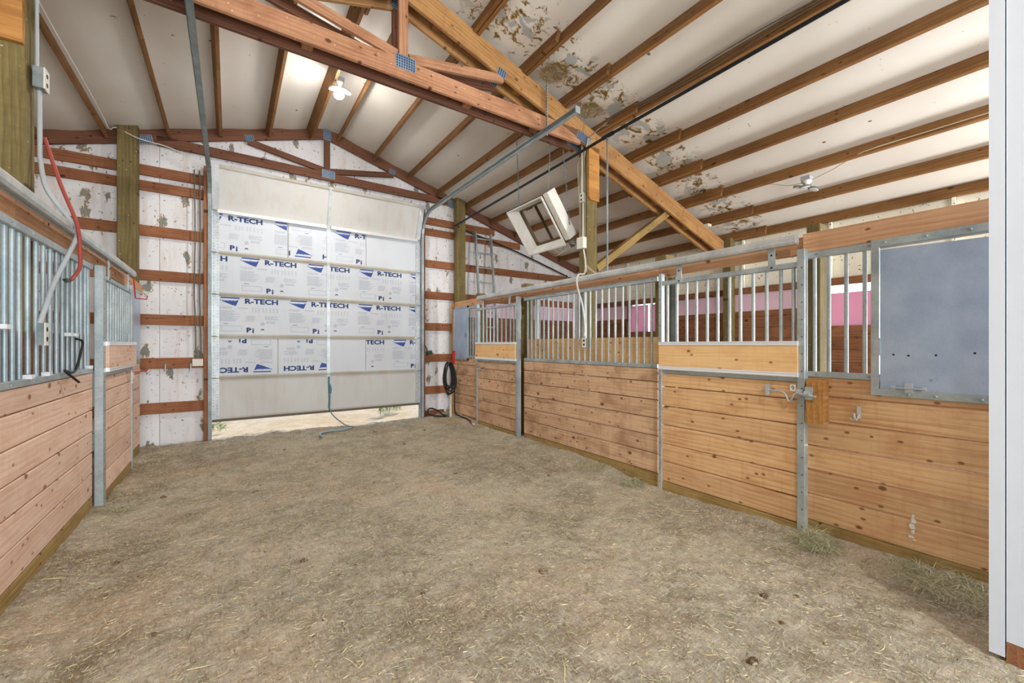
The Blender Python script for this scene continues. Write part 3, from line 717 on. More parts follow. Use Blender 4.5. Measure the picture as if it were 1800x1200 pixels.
# tracks
def track_path(x):
    pts = [(x, 7.44, -.03), (x, 7.44, 3.42)]
    for k in range(1, 9):
        a = math.pi / 2 * k / 8; pts.append((x, 7.44 - .44 * (1 - math.cos(a)), 3.42 + .44 * math.sin(a)))
    pts.append((x, 3.2, 3.87)); return pts
for sg, x, lab in ((-1, -.240, 'galvanised door track left of the overhead door'), (1, 3.022, 'galvanised door track right of the overhead door')):
    tr_ = thing('door_track', lab + ', curving back under the roof', 'door track', (x, 7.44, 0))
    pts = [Vector(p) for p in track_path(x)]; q = MB()
    prof = [(-.026, -.012), (-.026, .012), (.026, .012), (.026, -.012)]     # C-channel open toward the door
    for i in range(len(pts) - 1):
        a, c = pts[i], pts[i + 1]; d = (c - a).normalized(); sd = Vector((1, 0, 0)); n = d.cross(sd)
        mid = (a + c) / 2; hl = (c - a).length / 2 + .004
        q.obox(mid + sd * sg * .02, d * hl, n * .028, sd * .0015)
        q.obox(mid + n * .027, d * hl, n * .0015, sd * .022); q.obox(mid - n * .027, d * hl, n * .0015, sd * .022)
        if i > 1: q.obox(mid + sd * sg * .028 + n * .02, d * hl, n * .03, sd * .0015)
    q.build('channel', M['galv'] if sg > 0 else M['galv_dark'], tr_)
    for z in (.5, 1.2, 1.9, 2.6, 3.2):
        q = MB(); q.box(x + sg * .02, x + sg * .05, 7.44, 7.475, z - .03, z + .03); q.build('track_bracket', M['perf'], tr_)
    q = MB(); q.box(x - .03, x + .035, 3.19, 3.2, 3.835, 3.905); q.build('end_stop', M['galv'], tr_)
ha = MB(); ha.box(3.04, 3.043, 3.715, 3.745, 3.84, zb(3.04) + .13); ha.box(3.043, 3.068, 3.742, 3.745, 3.84, zb(3.04) + .13); ha.m = 1
for k in range(16): ha.box(3.0385, 3.0405, 3.724, 3.734, 3.87 + k * .035, 3.882 + k * .035)
tag(ha.build('perforated_hanger', [M['perf'], M['dark']], None, (3.04, 3.73, 3.84)), 'vertical perforated angle hanging the right door track from the roof', 'hanger')
# pull rope and hose at the door
q = MB(); q.tube(spline([(1.37, 7.43, .86), (1.372, 7.42, .70), (1.378, 7.42, .5), (1.37, 7.41, .33)]), .012, 8)
q.tube(spline([(1.372, 7.42, .74), (1.39, 7.40, .66), (1.38, 7.40, .58)]), .018, 8)
q.tube(spline([(1.37, 7.41, .35), (1.42, 7.38, .22), (1.56, 7.2, .08), (1.68, 7.05, gz1(1.68, 7.05) + .02)]), .009, 8)
tag(q.build('pull_rope', M['rope'], None, (1.37, 7.42, .3)), 'blue-green pull rope hanging from the middle of the overhead door to the dirt', 'rope')
q = MB(); hp = [(1.66, 7.1), (1.50, 7.02), (1.30, 6.98), (1.16, 6.88), (1.10, 6.62), (1.12, 6.5)]
q.tube(spline([(x, y, gz1(x, y) + .022) for x, y in hp]), .016, 8)
tag(q.build('hose_piece', M['hose_blue'], None, (1.3, 6.98, 0)), 'short curved grey-blue hose lying on the dirt below the overhead door', 'hose')

# ------------------------------------------------------------------ stall fronts
def stall(parent, x, s, y0, y1, joints, kick, mat, t=.038, kickmat=None, name='plank'):
    """boards between the joint heights; x = front face, s = direction into the stall"""
    zs = joints
    for a, c in zip(zs[:-1], zs[1:]):
        j = random.uniform(0, .002)
        bx(name, x + s * j, x + s * (t + j), y0, y1, a + .0042, c - .0042, mat, parent, 'y', .005)
    if kick: bx('kickboard', x + s * .002, x + s * (t + .003), y0, y1, kick[0], kick[1] - .003, kickmat or M['olive'], parent, 'y')
JR = [.13, .32, .495, .67, .85, 1.03, 1.165]
def panel(name, label, x, s, y0, y1, bars, mat, inner=True, joints=JR, kick=(-.12, .13), bar_mat=None, inner_mat=None, rmat=None):
    t = thing(name, label, 'stall wall', (x, (y0 + y1) / 2, 0))
    stall(t, x, s, y0, y1, joints, kick, mat)
    rm = rmat or M['galv']
    bx('bottom_rail', x - s * .004, x + s * .042, y0, y1, 1.165, 1.205, rm, t, 'y')
    bx('top_rail', x - s * .004, x + s * .04, y0, y1, 2.022, 2.068, rm, t, 'y')
    q = MB()
    k = int((y1 - y0) / .3)
    for i in range(k + 1):
        yy = y0 + .06 + (y1 - y0 - .12) * i / max(k, 1)
        for z in (2.045, 1.185): q.obox((x - s * .007, yy, z), (.003, 0, 0), (0, .006, 0), (0, 0, .006))
    q.build('rivets', M['galv_dark'], t)
    for y in bars: vbar(x + s * .02, y, 1.203, 2.025, .0125, bar_mat or M['galv'], t)
    if inner: bx('inner_plank', x + s * .05, x + s * .088, y0 + .02, y1 - .02, 1.19, 1.475, inner_mat or M['plank_pale'], t, 'y')
    return t
bars_mid = [4.7, 4.61, 4.52, 4.43, 4.34, 4.245, 4.15, 4.05, 3.955, 3.86, 3.76, 3.66, 3.565, 3.475, 3.385, 3.29, 3.19, 3.095, 2.99, 2.90, 2.805, 2.71, 2.62]
panel('stall_wall', 'long plank and bar stall wall right of the aisle between the two sliding doors', 3.47, 1, 2.54, 4.765, bars_mid, M['plank_far'])
np_ = panel('stall_wall', 'nearest plank and bar stall wall at the right with the grey metal feed door', 3.47, 1, -.9, 1.265, [1.225, 1.14, 1.04, .94], M['plank'], inner=False)
np_['label'] = 'nearest plank stall wall at the right edge with bars and steel feed opening'
# feed door opening frame
q = MB(); x = 3.455
q.box(x, x + .03, .86, .90, 1.07, 2.075); q.box(x, x + .03, -.02, .02, 1.07, 2.075); q.box(x, x + .03, .02, .86, 1.07, 1.115); q.box(x, x + .03, .02, .86, 2.03, 2.075)
q.build('feed_frame', M['galv'], np_)
fd = MB(); fd.poly([(3.462, .855, 1.115), (3.462, .02, 1.115), (3.462, .02, 1.985), (3.462, .855, 2.01)], (1, 0, 0), .008)
fdo = fd.build('feed_door', M['sheet'], np_, (3.46, .85, 1.1)); fdo['label'] = 'grey-blue sheet steel feed door'
q = MB(); q.tube([(3.45, .80, 1.128), (3.45, .64, 1.128)], .006, 8); q.box(3.452, 3.462, .70, .735, 1.10, 1.16); q.box(3.454, 3.462, .78, .80, 1.115, 1.14); q.box(3.454, 3.462, .64, .66, 1.115, 1.14)
q.build('bolt_latch', M['perf'], fdo)
q = MB()
for y, z in ((.79, 1.335), (.72, 1.33), (.60, 1.335), (.445, 1.35)): q.lathe((3.4615, y, z), (-1, 0, 0), [(0, .006), (.001, .006)], 8)
q.build('screw_hole', M['dark'], fdo)
q = MB(); q.box(3.445, 3.462, .852, .885, 1.33, 1.44); q.build('hinge', M['galv'], fdo)
q = MB()
for y, z in ((.83, 2.052), (.64, 2.052), (.46, 2.052), (.72, 1.09), (.60, 1.09), (.42, 1.09)): q.lathe((3.455, y, z), (-1, 0, 0), [(0, .009), (.003, .009), (.006, .005)], 10)
q.build('bolt', M['galv'], np_)
# hook on the near wall
hk = MB(); hk.box(3.462, 3.47, .955, .975, .905, .985); hk.tube(spline([(3.462, .965, .93), (3.42, .965, .90), (3.40, .968, .915), (3.398, .972, .945)]), .006, 8)
hk.tube(spline([(3.462, .965, .915), (3.43, .985, .895), (3.415, 1.0, .91)]), .005, 8)
tag(hk.build('wall_hook', M['perf'], None, (3.47, .965, .9)), 'small metal hook screwed to the nearest orange plank wall', 'hook')
q = MB()
for k, (yy, zz, a, b_) in enumerate(((.70, .315, .012, .02), (.705, .28, .016, .022), (.70, .25, .008, .015), (.71, .215, .014, .008), (.695, .20, .010, .006), (.70, .345, .006, .01))):
    q.poly([(3.4675, yy + a * math.cos(t_ * math.pi / 4) * (1 + .3 * ((t_ * 5 + k) % 3 - 1)), zz + b_ * math.sin(t_ * math.pi / 4)) for t_ in range(8)], (-1, 0, 0), .0008)
q.build('white_smear', M['white_plastic'], np_)
# timber door stop
q = MB(); q.poly([(3.375, 1.245, .845), (3.375, 1.135, .845), (3.375, 1.135, 1.15), (3.375, 1.235, 1.15)], (1, 0, 0), .095)
tag(q.build('door_stop_block', M['block'], None, (3.42, 1.15, .87)), 'thick brown timber block beside the latch of the sliding door', 'timber block')

def slide_door(name, label, x, s, y0, y1, joints, mat, bars, kick, upmat, up=(1.195, 1.39), top=(1.965, 2.005), z1=2.09, far_stile=.045, near_stile=.045, near_is='y0', barz=1.40):
    """sliding door with its own frame; x = front face"""
    t = thing(name, label, 'stall door', (x, (y0 + y1) / 2, 0))
    a, c = min(y0, y1), max(y0, y1)
    ws = {'lo': near_stile if near_is == 'lo' else far_stile, 'hi': far_stile if near_is == 'lo' else near_stile}
    bx('stile', x - s * .012, x + s * .045, a, a + ws['lo'], joints[0] - .09, z1, M['galv'], t, 'z')
    bx('stile', x - s * .006, x + s * .045, c - ws['hi'], c, joints[0] - .09, z1 - .01, M['galv'], t, 'z')
    q = MB()
    for k in range(16):
        for yy in (a + ws['lo'] * .35, c - ws['hi'] * .4): q.obox((x - s * (.0125 if yy < (a + c) / 2 else .0065), yy, .08 + k * .125), (.0015, 0, 0), (0, .0035, 0), (0, 0, .0035))
    q.build('rivets', M['dark'], t)
    ia, ic = a + ws['lo'], c - ws['hi']
    stall(t, x + s * .004, s, ia, ic, joints, None, mat)
    bx('kickboard', x + s * .002, x + s * .04, ia, ic, kick[0], kick[1] - .003, M['olive'], t, 'y')
    bx('middle_rail', x - s * .002, x + s * .04, ia, ic, joints[-1], joints[-1] + .038, M['galv'], t, 'y')
    bx('upper_plank', x - s * .035, x - s * .003, ia - .01, ic + .01, up[0], up[1], upmat, t, 'y')
    for z in (up[0] - .034, up[1]):
        q = MB(); xx = x - s * .038
        q.box(min(xx, x), max(xx, x), ia - .012, ic + .012, z, z + .034); q.box(min(xx, xx - s * .004), max(xx, xx - s * .004), ia - .012, ic + .012, z + .004, z + .010)
        q.box(min(xx, xx - s * .004), max(xx, xx - s * .004), ia - .012, ic + .012, z + .024, z + .030); q.build('trim_strip', M['alu'], t)
    bx('top_rail', x - s * .002, x + s * .04, ia, ic, top[0], top[1], M['galv'], t, 'y')
    for y in bars: vbar(x + s * .02, y, barz, top[0] + .002, .0125, M['galv'], t)
    for y in (a + (c - a) * .18, a + (c - a) * .82):
        q = MB(); q.box(min(x - s * .008, x), max(x - s * .008, x), y - .025, y + .025, top[0] + .005, 2.165); q.m = 1
        for z in (top[0] + .02, 2.08): q.obox((x - s * .010, y, z), (.002, 0, 0), (0, .006, 0), (0, 0, .006))
        q.build('door_hanger', [M['galv'], M['dark']], t)
    return t
k_ = .9885
bars_door = [2.41, 2.31, 2.21, 2.115, 2.015, 1.92, 1.82, 1.73, 1.63, 1.53, 1.43, 1.345]
sd = slide_door('sliding_stall_door', 'near sliding stall door with a pale upper plank, bars and a wavy bolt latch', 3.43, 1, 1.262, 2.495,
                [.09, .28, .45, .63, .81, .995, 1.125], M['plank'], bars_door, (-.04, .09), M['plank_pale'], near_stile=.05, far_stile=.036, near_is='lo')
la = MB(); la.tube(spline([(3.40, 1.545, 1.055), (3.40, 1.42, 1.05), (3.40, 1.38, 1.03), (3.40, 1.36, .985), (3.40, 1.345, .985), (3.40, 1.325, 1.03), (3.40, 1.30, 1.045), (3.37, 1.26, 1.045), (3.355, 1.17, 1.035)], 6), .007, 8)
lao = la.build('latch', M['perf'], sd); lao['label'] = 'wavy steel bolt latch'
q = MB(); q.box(3.39, 3.428, 1.49, 1.515, 1.015, 1.095); q.box(3.395, 3.42, 1.265, 1.31, 1.04, 1.075); q.build('latch_plate', M['perf'], lao)
q = MB(); q.box(3.362, 3.374, 1.195, 1.24, 1.01, 1.10); q.lathe((3.366, 1.245, 1.05), (0, -1, 0), [(0, .022), (.035, .022)], 12); q.build('latch_keeper', M['galv'], lao)
q = MB(); q.box(3.408, 3.414, 1.316, 1.352, 1.058, 1.105); npl = q.build('number_plate', M['white_plastic'], sd)
vs, fs = tgeo('9', .018, .032, .0)
q = MB(); q.add([(3.4072, 1.343 - x, 1.066 + y) for x, y in vs], [tuple(f) for f in fs]); q.build('number_nine', M['dark'], npl)
bars_far = [6.0, 5.88, 5.77, 5.66, 5.55, 5.44, 5.32, 5.2, 5.08, 4.99]
fd_ = slide_door('sliding_stall_door', 'far right sliding stall door beside the hydrant with weathered planks', 3.43, 1, 4.85, 6.08,
                 [.12, .30, .47, .655, .835, 1.0, 1.12], M['plank_far'], bars_far, (.0, .12), M['plank_pale'], near_stile=.05, far_stile=.036, near_is='lo', up=(1.19, 1.40))
q = MB(); q.tube(spline([(3.40, 6.02, 1.02), (3.40, 5.9, 1.015), (3.40, 5.87, .98), (3.40, 5.83, 1.02), (3.40, 5.76, 1.02), (3.40, 5.72, 1.0)], 5), .007, 8); q.build('latch', M['galv_dark'], fd_)
# far panel by the gable
fp = panel('stall_wall', 'short plank stall wall at the far right corner with a blue-grey steel feed door', 3.47, 1, 6.10, 7.03, [6.14, 6.22, 6.30, 6.38], M['plank_far'], inner=False)
q = MB(); q.box(3.45, 3.48, 6.42, 6.45, 1.12, 2.08); q.box(3.45, 3.48, 6.96, 6.99, 1.12, 2.08); q.box(3.45, 3.48, 6.42, 6.99, 1.12, 1.15); q.box(3.45, 3.48, 6.42, 6.99, 2.05, 2.08); q.build('feed_frame', M['galv'], fp)
q = MB(); q.box(3.455, 3.463, 6.44, 6.97, 1.15, 2.05); fo = q.build('feed_door', M['sheet'], fp)
q = MB(); q.box(3.44, 3.456, 6.47, 6.52, 1.55, 1.58); q.box(3.435, 3.445, 6.49, 6.50, 1.52, 1.61); q.build('bolt_latch', M['galv_dark'], fo)
tag(bx('corner_post', 3.48, 3.56, 7.035, 7.11, -.15, 2.17, M['block'], None, 'z'), 'brown timber corner post ending the right stall fronts near the gable', 'post')

# header boards and sliding tracks
def header(label, x0, x1, cuts, z0, z1):
    t = thing('header_beam', label, 'header', ((x0 + x1) / 2, cuts[0], z0))
    for a, c in zip(cuts[:-1], cuts[1:]): bx('header_board', x0, x1, a + .002, c - .002, z0, z1, M['header'], t, 'y')
header('long orange header board over the right stall fronts', 3.505, 3.545, [1.30, 2.55, 4.80, 6.0, 7.03], 2.065, 2.195)
header('raised orange header board over the nearest right stall wall', 3.475, 3.515, [-.9, 1.295], 2.07, 2.21)
header('orange header board over the left stall fronts', -1.01, -.97, [.8, 3.4, 4.9, 6.9, 7.4], 2.06, 2.195)
def rail_track(label, x, y0, y1, z, mat):
    t = thing('sliding_door_track', label, 'door track', (x, (y0 + y1) / 2, z))
    q = MB(); q.smooth = False; n = 10
    prof = [(.034 * math.cos(a), .034 * math.sin(a)) for a in [math.radians(-235 + 290 * k / n + 0) for k in range(n + 1)]]
    prof = [(px, pz) for px, pz in prof]
    N = 14; vs = []; ys = [y0 + (y1 - y0) * k / N for k in range(N + 1)]
    out = [(-.024, -.036), (-.034, -.02), (-.034, .012), (-.022, .031), (0, .037), (.022, .031), (.034, .012), (.034, -.02), (.024, -.036), (.012, -.036), (.012, -.024), (-.012, -.024), (-.012, -.036)]
    K = len(out)
    for yy in ys: vs += [(x + a, yy, z + c) for a, c in out]
    q.add(vs, [(i * K + j, i * K + (j + 1) % K, (i + 1) * K + (j + 1) % K, (i + 1) * K + j) for i in range(N) for j in range(K)])
    q.add([(x + a, y0, z + c) for a, c in out], [tuple(range(K))]); q.add([(x + a, y1, z + c) for a, c in out], [tuple(reversed(range(K)))])
    q.build('track_rail', mat, t); return t
rail_track('long galvanised track over the right sliding stall doors', 3.415, 1.31, 5.98, 2.168, M['track'])
rail_track('galvanised track over the left stall fronts with a round top', -.90, .8, 6.22, 2.19, M['track'])

# left side
bars_left = [3.52, 3.61, 3.71, 3.81, 3.94, 4.08, 4.21, 4.34, 4.47, 4.6, 4.72, 4.84, 4.97, 5.08, 5.21, 5.3]
bl = [y * .905 for y in bars_left]; yy = bl[0] - .11
while yy > .9: bl.append(yy); yy -= .112
panel('stall_wall', 'plank and bar stall wall along the left side of the aisle', -.95, -1, .8, 4.83, bl, M['plank_pink'], bar_mat=M['galv_rust'], inner_mat=M['plank_dark'])
ld = slide_door('sliding_stall_door', 'left sliding stall door with its pinkish planks and wide grey stile', -.90, -1, 4.86, 6.22,
                [.10, .28, .45, .63, .81, .99, 1.12], M['plank_pink'], [4.98 + .105 * k for k in range(12)], (-.03, .10), M['plank_pink'], near_stile=.09, far_stile=.04, near_is='lo', z1=2.07)
lf = panel('stall_wall', 'far left stall wall beyond the sliding door, sheet steel over planks', -.95, -1, 6.25, 7.05, [], M['plank_pink'], inner=False)
q = MB(); q.box(-.955, -.947, 6.26, 7.04, 1.20, 2.03); q.build('steel_sheet', M['sheet'], lf)
q = MB(); q.tube(spline([(-.862, 6.08, 1.08), (-.862, 5.98, 1.08), (-.862, 5.95, 1.03), (-.862, 5.9, 1.03)]), .007, 8); q.box(-.875, -.862, 5.96, 5.99, .98, 1.11)
q.build('latch', M['perf'], ld)
q = MB(); q.tube([(-.862, 6.06, 1.09), (-.85, 6.15, 1.09), (-.80, 6.4, 1.095)], .008, 8); q.build('latch_pull', M['red'], ld)['label'] = 'short red rod at the latch'
q = MB(); q.tube([(-.90, 6.27, 2.17), (-.885, 6.28, 1.93), (-.885, 6.30, 1.925), (-.80, 6.38, 1.925), (-.795, 6.385, 1.97)], .006, 8)
tag(q.build('red_hook', M['red'], None, (-.89, 6.28, 2.17)), 'red bent rod hook hanging from the end of the left track', 'hook')
q = MB(); q.box(-1.55, -1.53, 4.3, 5.2, .3, 1.75); tag(q.build('hanging_sheet', M['feed_sack'], None, (-1.54, 4.7, .3)), 'pale green sheet inside the left stall seen through the gap by the door', 'sheet')

# galvanised uprights inside the right stalls
for y, lab in ((3.70, 'galvanised upright beside the right aisle post behind the bars'), (2.44, 'dark galvanised upright behind the far edge of the near sliding door'), (4.66, 'pale galvanised upright behind the bars beside the far stall door')):
    tag(bx('steel_upright', 3.62, 3.66, y, y + .06, -.1, 2.06, M['galv_dark'] if y < 3 else M['galv'], None, 'z'), lab, 'upright')

# ------------------------------------------------------------------ white insulated door standing at the right edge
wp = thing('white_panel', 'tall white insulated panel standing at the right edge of the picture', 'panel', (2.82, 0, 0))
q = MB(); q.box(2.805, 2.855, -1.3, .268, .10, 4.2); q.build('panel_face', M['whitepanel'], wp)
q = MB(); q.box(2.80, 2.86, .272, .318, .03, 4.2); q.build('edge_strip', M['whitepanel'], wp)
q = MB(); q.box(2.806, 2.854, -1.3, .268, .0, .098); q.build('muddy_bottom_rail', M['plank_dark'], wp)

# ------------------------------------------------------------------ heater
ht = thing('radiant_heater', 'white square radiant heater tilted on chains above the right stalls', 'heater', (3.5, 4.5, 2.73))
A_ = Vector((3.29, 4.93, 3.29)); B_ = Vector((3.29, 4.15, 3.29)); C_ = Vector((3.70, 4.15, 2.73)); D_ = Vector((3.70, 4.93, 2.73))
ey = Vector((0, 1, 0)); el = (C_ - B_).normalized(); nn = Vector((el.z, 0, -el.x)).normalized()   # toward the aisle and down
ctr = (A_ + C_) / 2
Hl, Hw = (C_ - B_).length / 2, .39
def hp_(u, v, d): return ctr + el * u + ey * v + nn * d
q = MB(); o_ = [hp_(a * Hl, c * Hw, 0) for a, c in ((-1, -1), (1, -1), (1, 1), (-1, 1))]; i_ = [hp_(a * Hl * .78, c * Hw * .72, -.14) for a, c in ((-1, -1), (1, -1), (1, 1), (-1, 1))]
for k in range(4):
    a, b_, c, d = o_[k], o_[(k + 1) % 4], i_[(k + 1) % 4], i_[k]
    nrm = (b_ - a).cross(c - a).normalized(); q.poly([a, b_, c, d], nrm, .003)
q.build('flared_hood', M['enamel'], ht)
q = MB()
for k in range(4):
    a, b_ = o_[k], o_[(k + 1) % 4]; m_ = (a + b_) / 2; dd = (b_ - a) / 2; q.obox(m_, dd * 1.01, nn * .012, dd.cross(nn).normalized() * .008)
q.build('hood_lip', M['enamel'], ht)
q = MB()
for v in (-.72, .72): q.obox(hp_(0, v * Hw, -.14), el * Hl * .78, ey * .012, nn * .02)
for u in (-.78, .78): q.obox(hp_(u * Hl, 0, -.14), el * .012, ey * Hw * .72, nn * .02)
q.obox(hp_(0, -.03, -.16), el * Hl * .78, ey * .022, nn * .008); q.obox(hp_(0, -.03, -.145), el * Hl * .78, ey * .006, nn * .008)
q.obox(hp_(-.26, .1, -.15), el * .018, ey * .06, nn * .015)
q.build('burner_frame', M['bronze'], ht)
q = MB(); q.obox(hp_(-.03, -Hw - .06, -.10), el * Hl * .95, ey * .045, nn * .075)
q.build('burner_box', M['enamel'], ht)
q = MB(); q.lathe(hp_(Hl * .98, -Hw - .04, -.1), el, [(0, .05), (.08, .05), (.085, .03)], 14); q.build('valve', M['galv_dark'], ht)
q = MB(); rr = random.Random(5)
for k in range(7):
    p0 = hp_(Hl, -Hw - .04, -.1); p1 = Vector((3.77, 3.86 - .02, 2.62 + k * .01))
    pts = [p0] + [p0.lerp(p1, f) + Vector((rr.uniform(-.03, .03), rr.uniform(-.03, .03), rr.uniform(-.05, .03))) for f in (.2, .4, .6, .8)] + [p1]
    q.tube(spline(pts, 5), .004, 6)
for k in range(4):
    p0 = hp_(Hl * 1.0, -.15 + k * .06, -.1); pts = [p0, p0 + Vector((.06, .03 * k, -.04)), p0 + Vector((.03, -.12, -.08 - .02 * k)), p0 + Vector((.12, -.2, -.02))]
    q.tube(spline(pts, 5), .004, 6)
q.build('loose_wires', M['cream_wire'], ht)
def chain(label, p0, p1, group=None):
    p0, p1 = Vector(p0), Vector(p1); n = int((p1 - p0).length / .030); q = MB(); d = (p1 - p0).normalized(); s1 = d.orthogonal().normalized(); s2 = d.cross(s1)
    for i in range(n):
        c = p0 + (p1 - p0) * ((i + .5) / n); s_ = s1 if i % 2 else s2
        q.tube([c + d * .020 * math.cos(2 * math.pi * k / 8) + s_ * .008 * math.sin(2 * math.pi * k / 8) for k in range(8)], .0034, 4, closed=True)
    return tag(q.build('chain', M['galv_dark'], None, tuple(p1)), label, 'chain', group)
chain('left steel chain holding up the radiant heater', hp_(-Hl, .10, 0), (3.33, 4.75, zb(3.33) + .0))
chain('right steel chain holding up the radiant heater by its burner box', hp_(-Hl * .95, -Hw - .05, -.08), (3.40, 4.08, zb(3.4) + .0))
chain('slack chain behind the radiant heater beside the burner box', hp_(Hl * .4, -Hw - .12, -.12), (3.56, 4.06, 4.15))

# ------------------------------------------------------------------ pipes, conduits, outlets
q = MB(); q.tube([(3.62, -4.9, 3.93), (3.62, 3.2, 3.82), (3.64, 7.30, 3.72)], .017, 10); q.tube([(3.62, 3.24, 3.82), (3.62, 3.40, 3.82)], .024, 10)
gq = MB(); gq.tube(spline([(3.72, 7.31, 3.72), (3.95, 7.43, 3.70), (5.2, 7.44, 3.44), (6.7, 7.44, 3.03)], 5), .016, 8)
tag(gq.build('sloping_pipe', M['black'], None, (5.2, 7.44, 3.4)), 'black pipe sloping down under the gable truss behind the ladder', 'pipe')
gp = q.build('gas_pipe', M['black'], None, (3.62, 3.3, 3.82)); tag(gp, 'long black pipe running under the right roof beside the aisle', 'pipe')
q = MB(); q.tube([(3.62, 3.33, 3.80), (3.62, 3.33, 2.17)], .011, 10); q.tube([(3.62, 3.33, 2.19), (3.62, 3.33, 2.14)], .017, 10)
tag(q.build('drop_pipe', M['galv_dark'], None, (3.62, 3.33, 2.15)), 'thin vertical grey pipe dropping from the black pipe near the right aisle post', 'pipe')
q = MB(); q.tube(spline([(3.62, 3.34, 2.18), (3.66, 3.5, 2.23), (3.71, 3.7, 2.34), (3.75, 3.80, 2.40), (3.755, 3.815, 2.33)]), .011, 8)
tag(q.build('flexible_connector', M['cream_wire'], None, (3.66, 3.5, 2.25)), 'cream flexible line from the drop pipe to the right aisle post', 'pipe')
q = MB(); q.tube([(3.752, 3.88, 4.0), (3.752, 3.88, 3.34)], .014, 10); tag(q.build('conduit', M['white_plastic'], None, (3.752, 3.88, 3.4)), 'white conduit at the top of the right aisle post', 'conduit')
q = MB(); q.tube([(3.752, 3.865, 3.22), (3.752, 3.865, 2.78)], .011, 10)
q.tube(spline([(3.745, 3.85, 2.62), (3.73, 3.8, 2.45), (3.62, 3.70, 2.28), (3.40, 3.58, 2.22), (3.38, 3.58, 2.1), (3.42, 3.53, 1.85), (3.43, 3.50, 1.62), (3.43, 3.51, 1.50)], 6), .010, 8)
tag(q.build('conduit', M['white_plastic'], None, (3.745, 3.86, 2.7)), 'cream conduit down the right aisle post and over the track to the outlet', 'conduit')
def outlet(label, p, right, up, out, w=.06, h=.10, d=.04, mat=None, gang=2, plugs=True):
    p, right, up, out = map(Vector, (p, right, up, out)); t = thing('outlet_box', label, 'outlet', p)
    q = MB(); q.obox(p + out * d / 2, right * w / 2, up * h / 2, out * d / 2); q.build('box', mat or M['galv_dark'], t)
    q = MB(); q.obox(p + out * (d + .002), right * w / 2 * 1.04, up * h / 2 * 1.03, out * .003); pl = q.build('cover_plate', M['white_plastic'], t)
    if plugs:
        for sg in (-1, 1):
            q = MB(); q.lathe(p + out * (d + .004) + up * sg * h * .22, out, [(0, .014), (.002, .014)], 12); q.build('socket', M['dark'], pl)
    return t
outlet('grey outlet box high on the right aisle post', (3.765, 3.865, 3.28), (0, 1, 0), (0, 0, 1), (-1, 0, 0), .065, .12)
outlet('white junction box in the middle of the right aisle post', (3.765, 3.87, 2.70), (0, 1, 0), (0, 0, 1), (-1, 0, 0), .11, .14, .06, M['white_plastic'], plugs=False)
outlet('outlet box behind the bars of the long right stall wall', (3.455, 3.50, 1.42), (0, 1, 0), (0, 0, 1), (-1, 0, 0), .055, .105)
outlet('grey outlet box on the wide left post', (-1.03, 3.90, 3.10), (0, -1, 0), (0, 0, 1), (1, 0, 0), .08, .13, .05)
outlet('outlet box on the left stall bars at the foot of the bent conduit', (-.93, 3.58, 1.46), (0, -1, 0), (0, 0, 1), (1, 0, 0), .05, .13, .03)
q = MB(); q.tube([(-1.02, 3.9, 4.1), (-1.02, 3.9, 3.17)], .010, 8); q.tube([(-1.015, 3.92, 3.04), (-1.015, 3.93, 2.62)], .013, 8)
q.tube(spline([(-1.015, 3.93, 2.62), (-.99, 3.94, 2.42), (-.90, 3.96, 2.26), (-.85, 3.95, 2.18), (-.85, 3.9, 2.08), (-.90, 3.72, 1.78), (-.925, 3.58, 1.52)], 6), .013, 8)
tag(q.build('conduit', M['grey_plastic'], None, (-1.0, 3.93, 2.8)), 'grey conduit running down the left post and bending over the left track', 'conduit')
q = MB(); q.tube(spline([(-1.0, 3.95, 2.75), (-.92, 3.93, 2.45), (-.84, 3.9, 2.2), (-.82, 3.88, 2.0), (-.82, 3.86, 1.90), (-.835, 3.80, 1.83), (-.84, 3.76, 1.81)], 6), .011, 8)
jc = thing('red_hose', 'red hose with a dark green clamp hanging beside the left bars', 'hose', (-1.0, 3.95, 2.75)); q.build('tubing', M['red_hose'], jc)
q = MB(); q.obox((-.845, 3.73, 1.80), (.008, 0, 0), (0, .03, .006), (0, 0, .010)); q.obox((-.846, 3.69, 1.795), (.005, 0, 0), (0, .03, -.005), (0, 0, .004)); q.obox((-.846, 3.69, 1.805), (.005, 0, 0), (0, .03, .008), (0, 0, .004)); q.build('clamp', M['green'], jc)
q = MB(); q.tube(spline([(-.93, 4.30, 1.44), (-.91, 4.36, 1.42), (-.92, 4.36, 1.33), (-.93, 4.30, 1.22), (-.92, 4.15, 1.20), (-.93, 4.05, 1.22), (-.90, 4.12, 1.16), (-.89, 4.18, 1.13)], 6), .008, 8)
tag(q.build('black_tie', M['rubber'], None, (-.92, 4.2, 1.2)), 'thin black strap looped on the left stall bars', 'strap')
for y, z, lb in ((3.18, 1.49, 'bright clip high on the left bars at the picture edge'), (3.50, 1.215, 'bright clip at the foot of the left bars nearest the camera'), (3.78, 1.215, 'bright clip at the foot of the left bars below the outlet box'), (4.20, 1.47, 'bright clip on the left bars just before the strap loop'), (4.33, 1.47, 'bright clip on the left bars just beyond the strap loop'), (4.72, 1.215, 'bright clip at the foot of the left bars next to the sliding door stile')):
    q = MB(); q.box(-.965, -.928, y - .025, y + .025, z - .012, z + .012)
    tag(q.build('bar_clip', M['alu'], None, (-.945, y, z)), lb, 'clip', 'bright clips on the left stall bars')
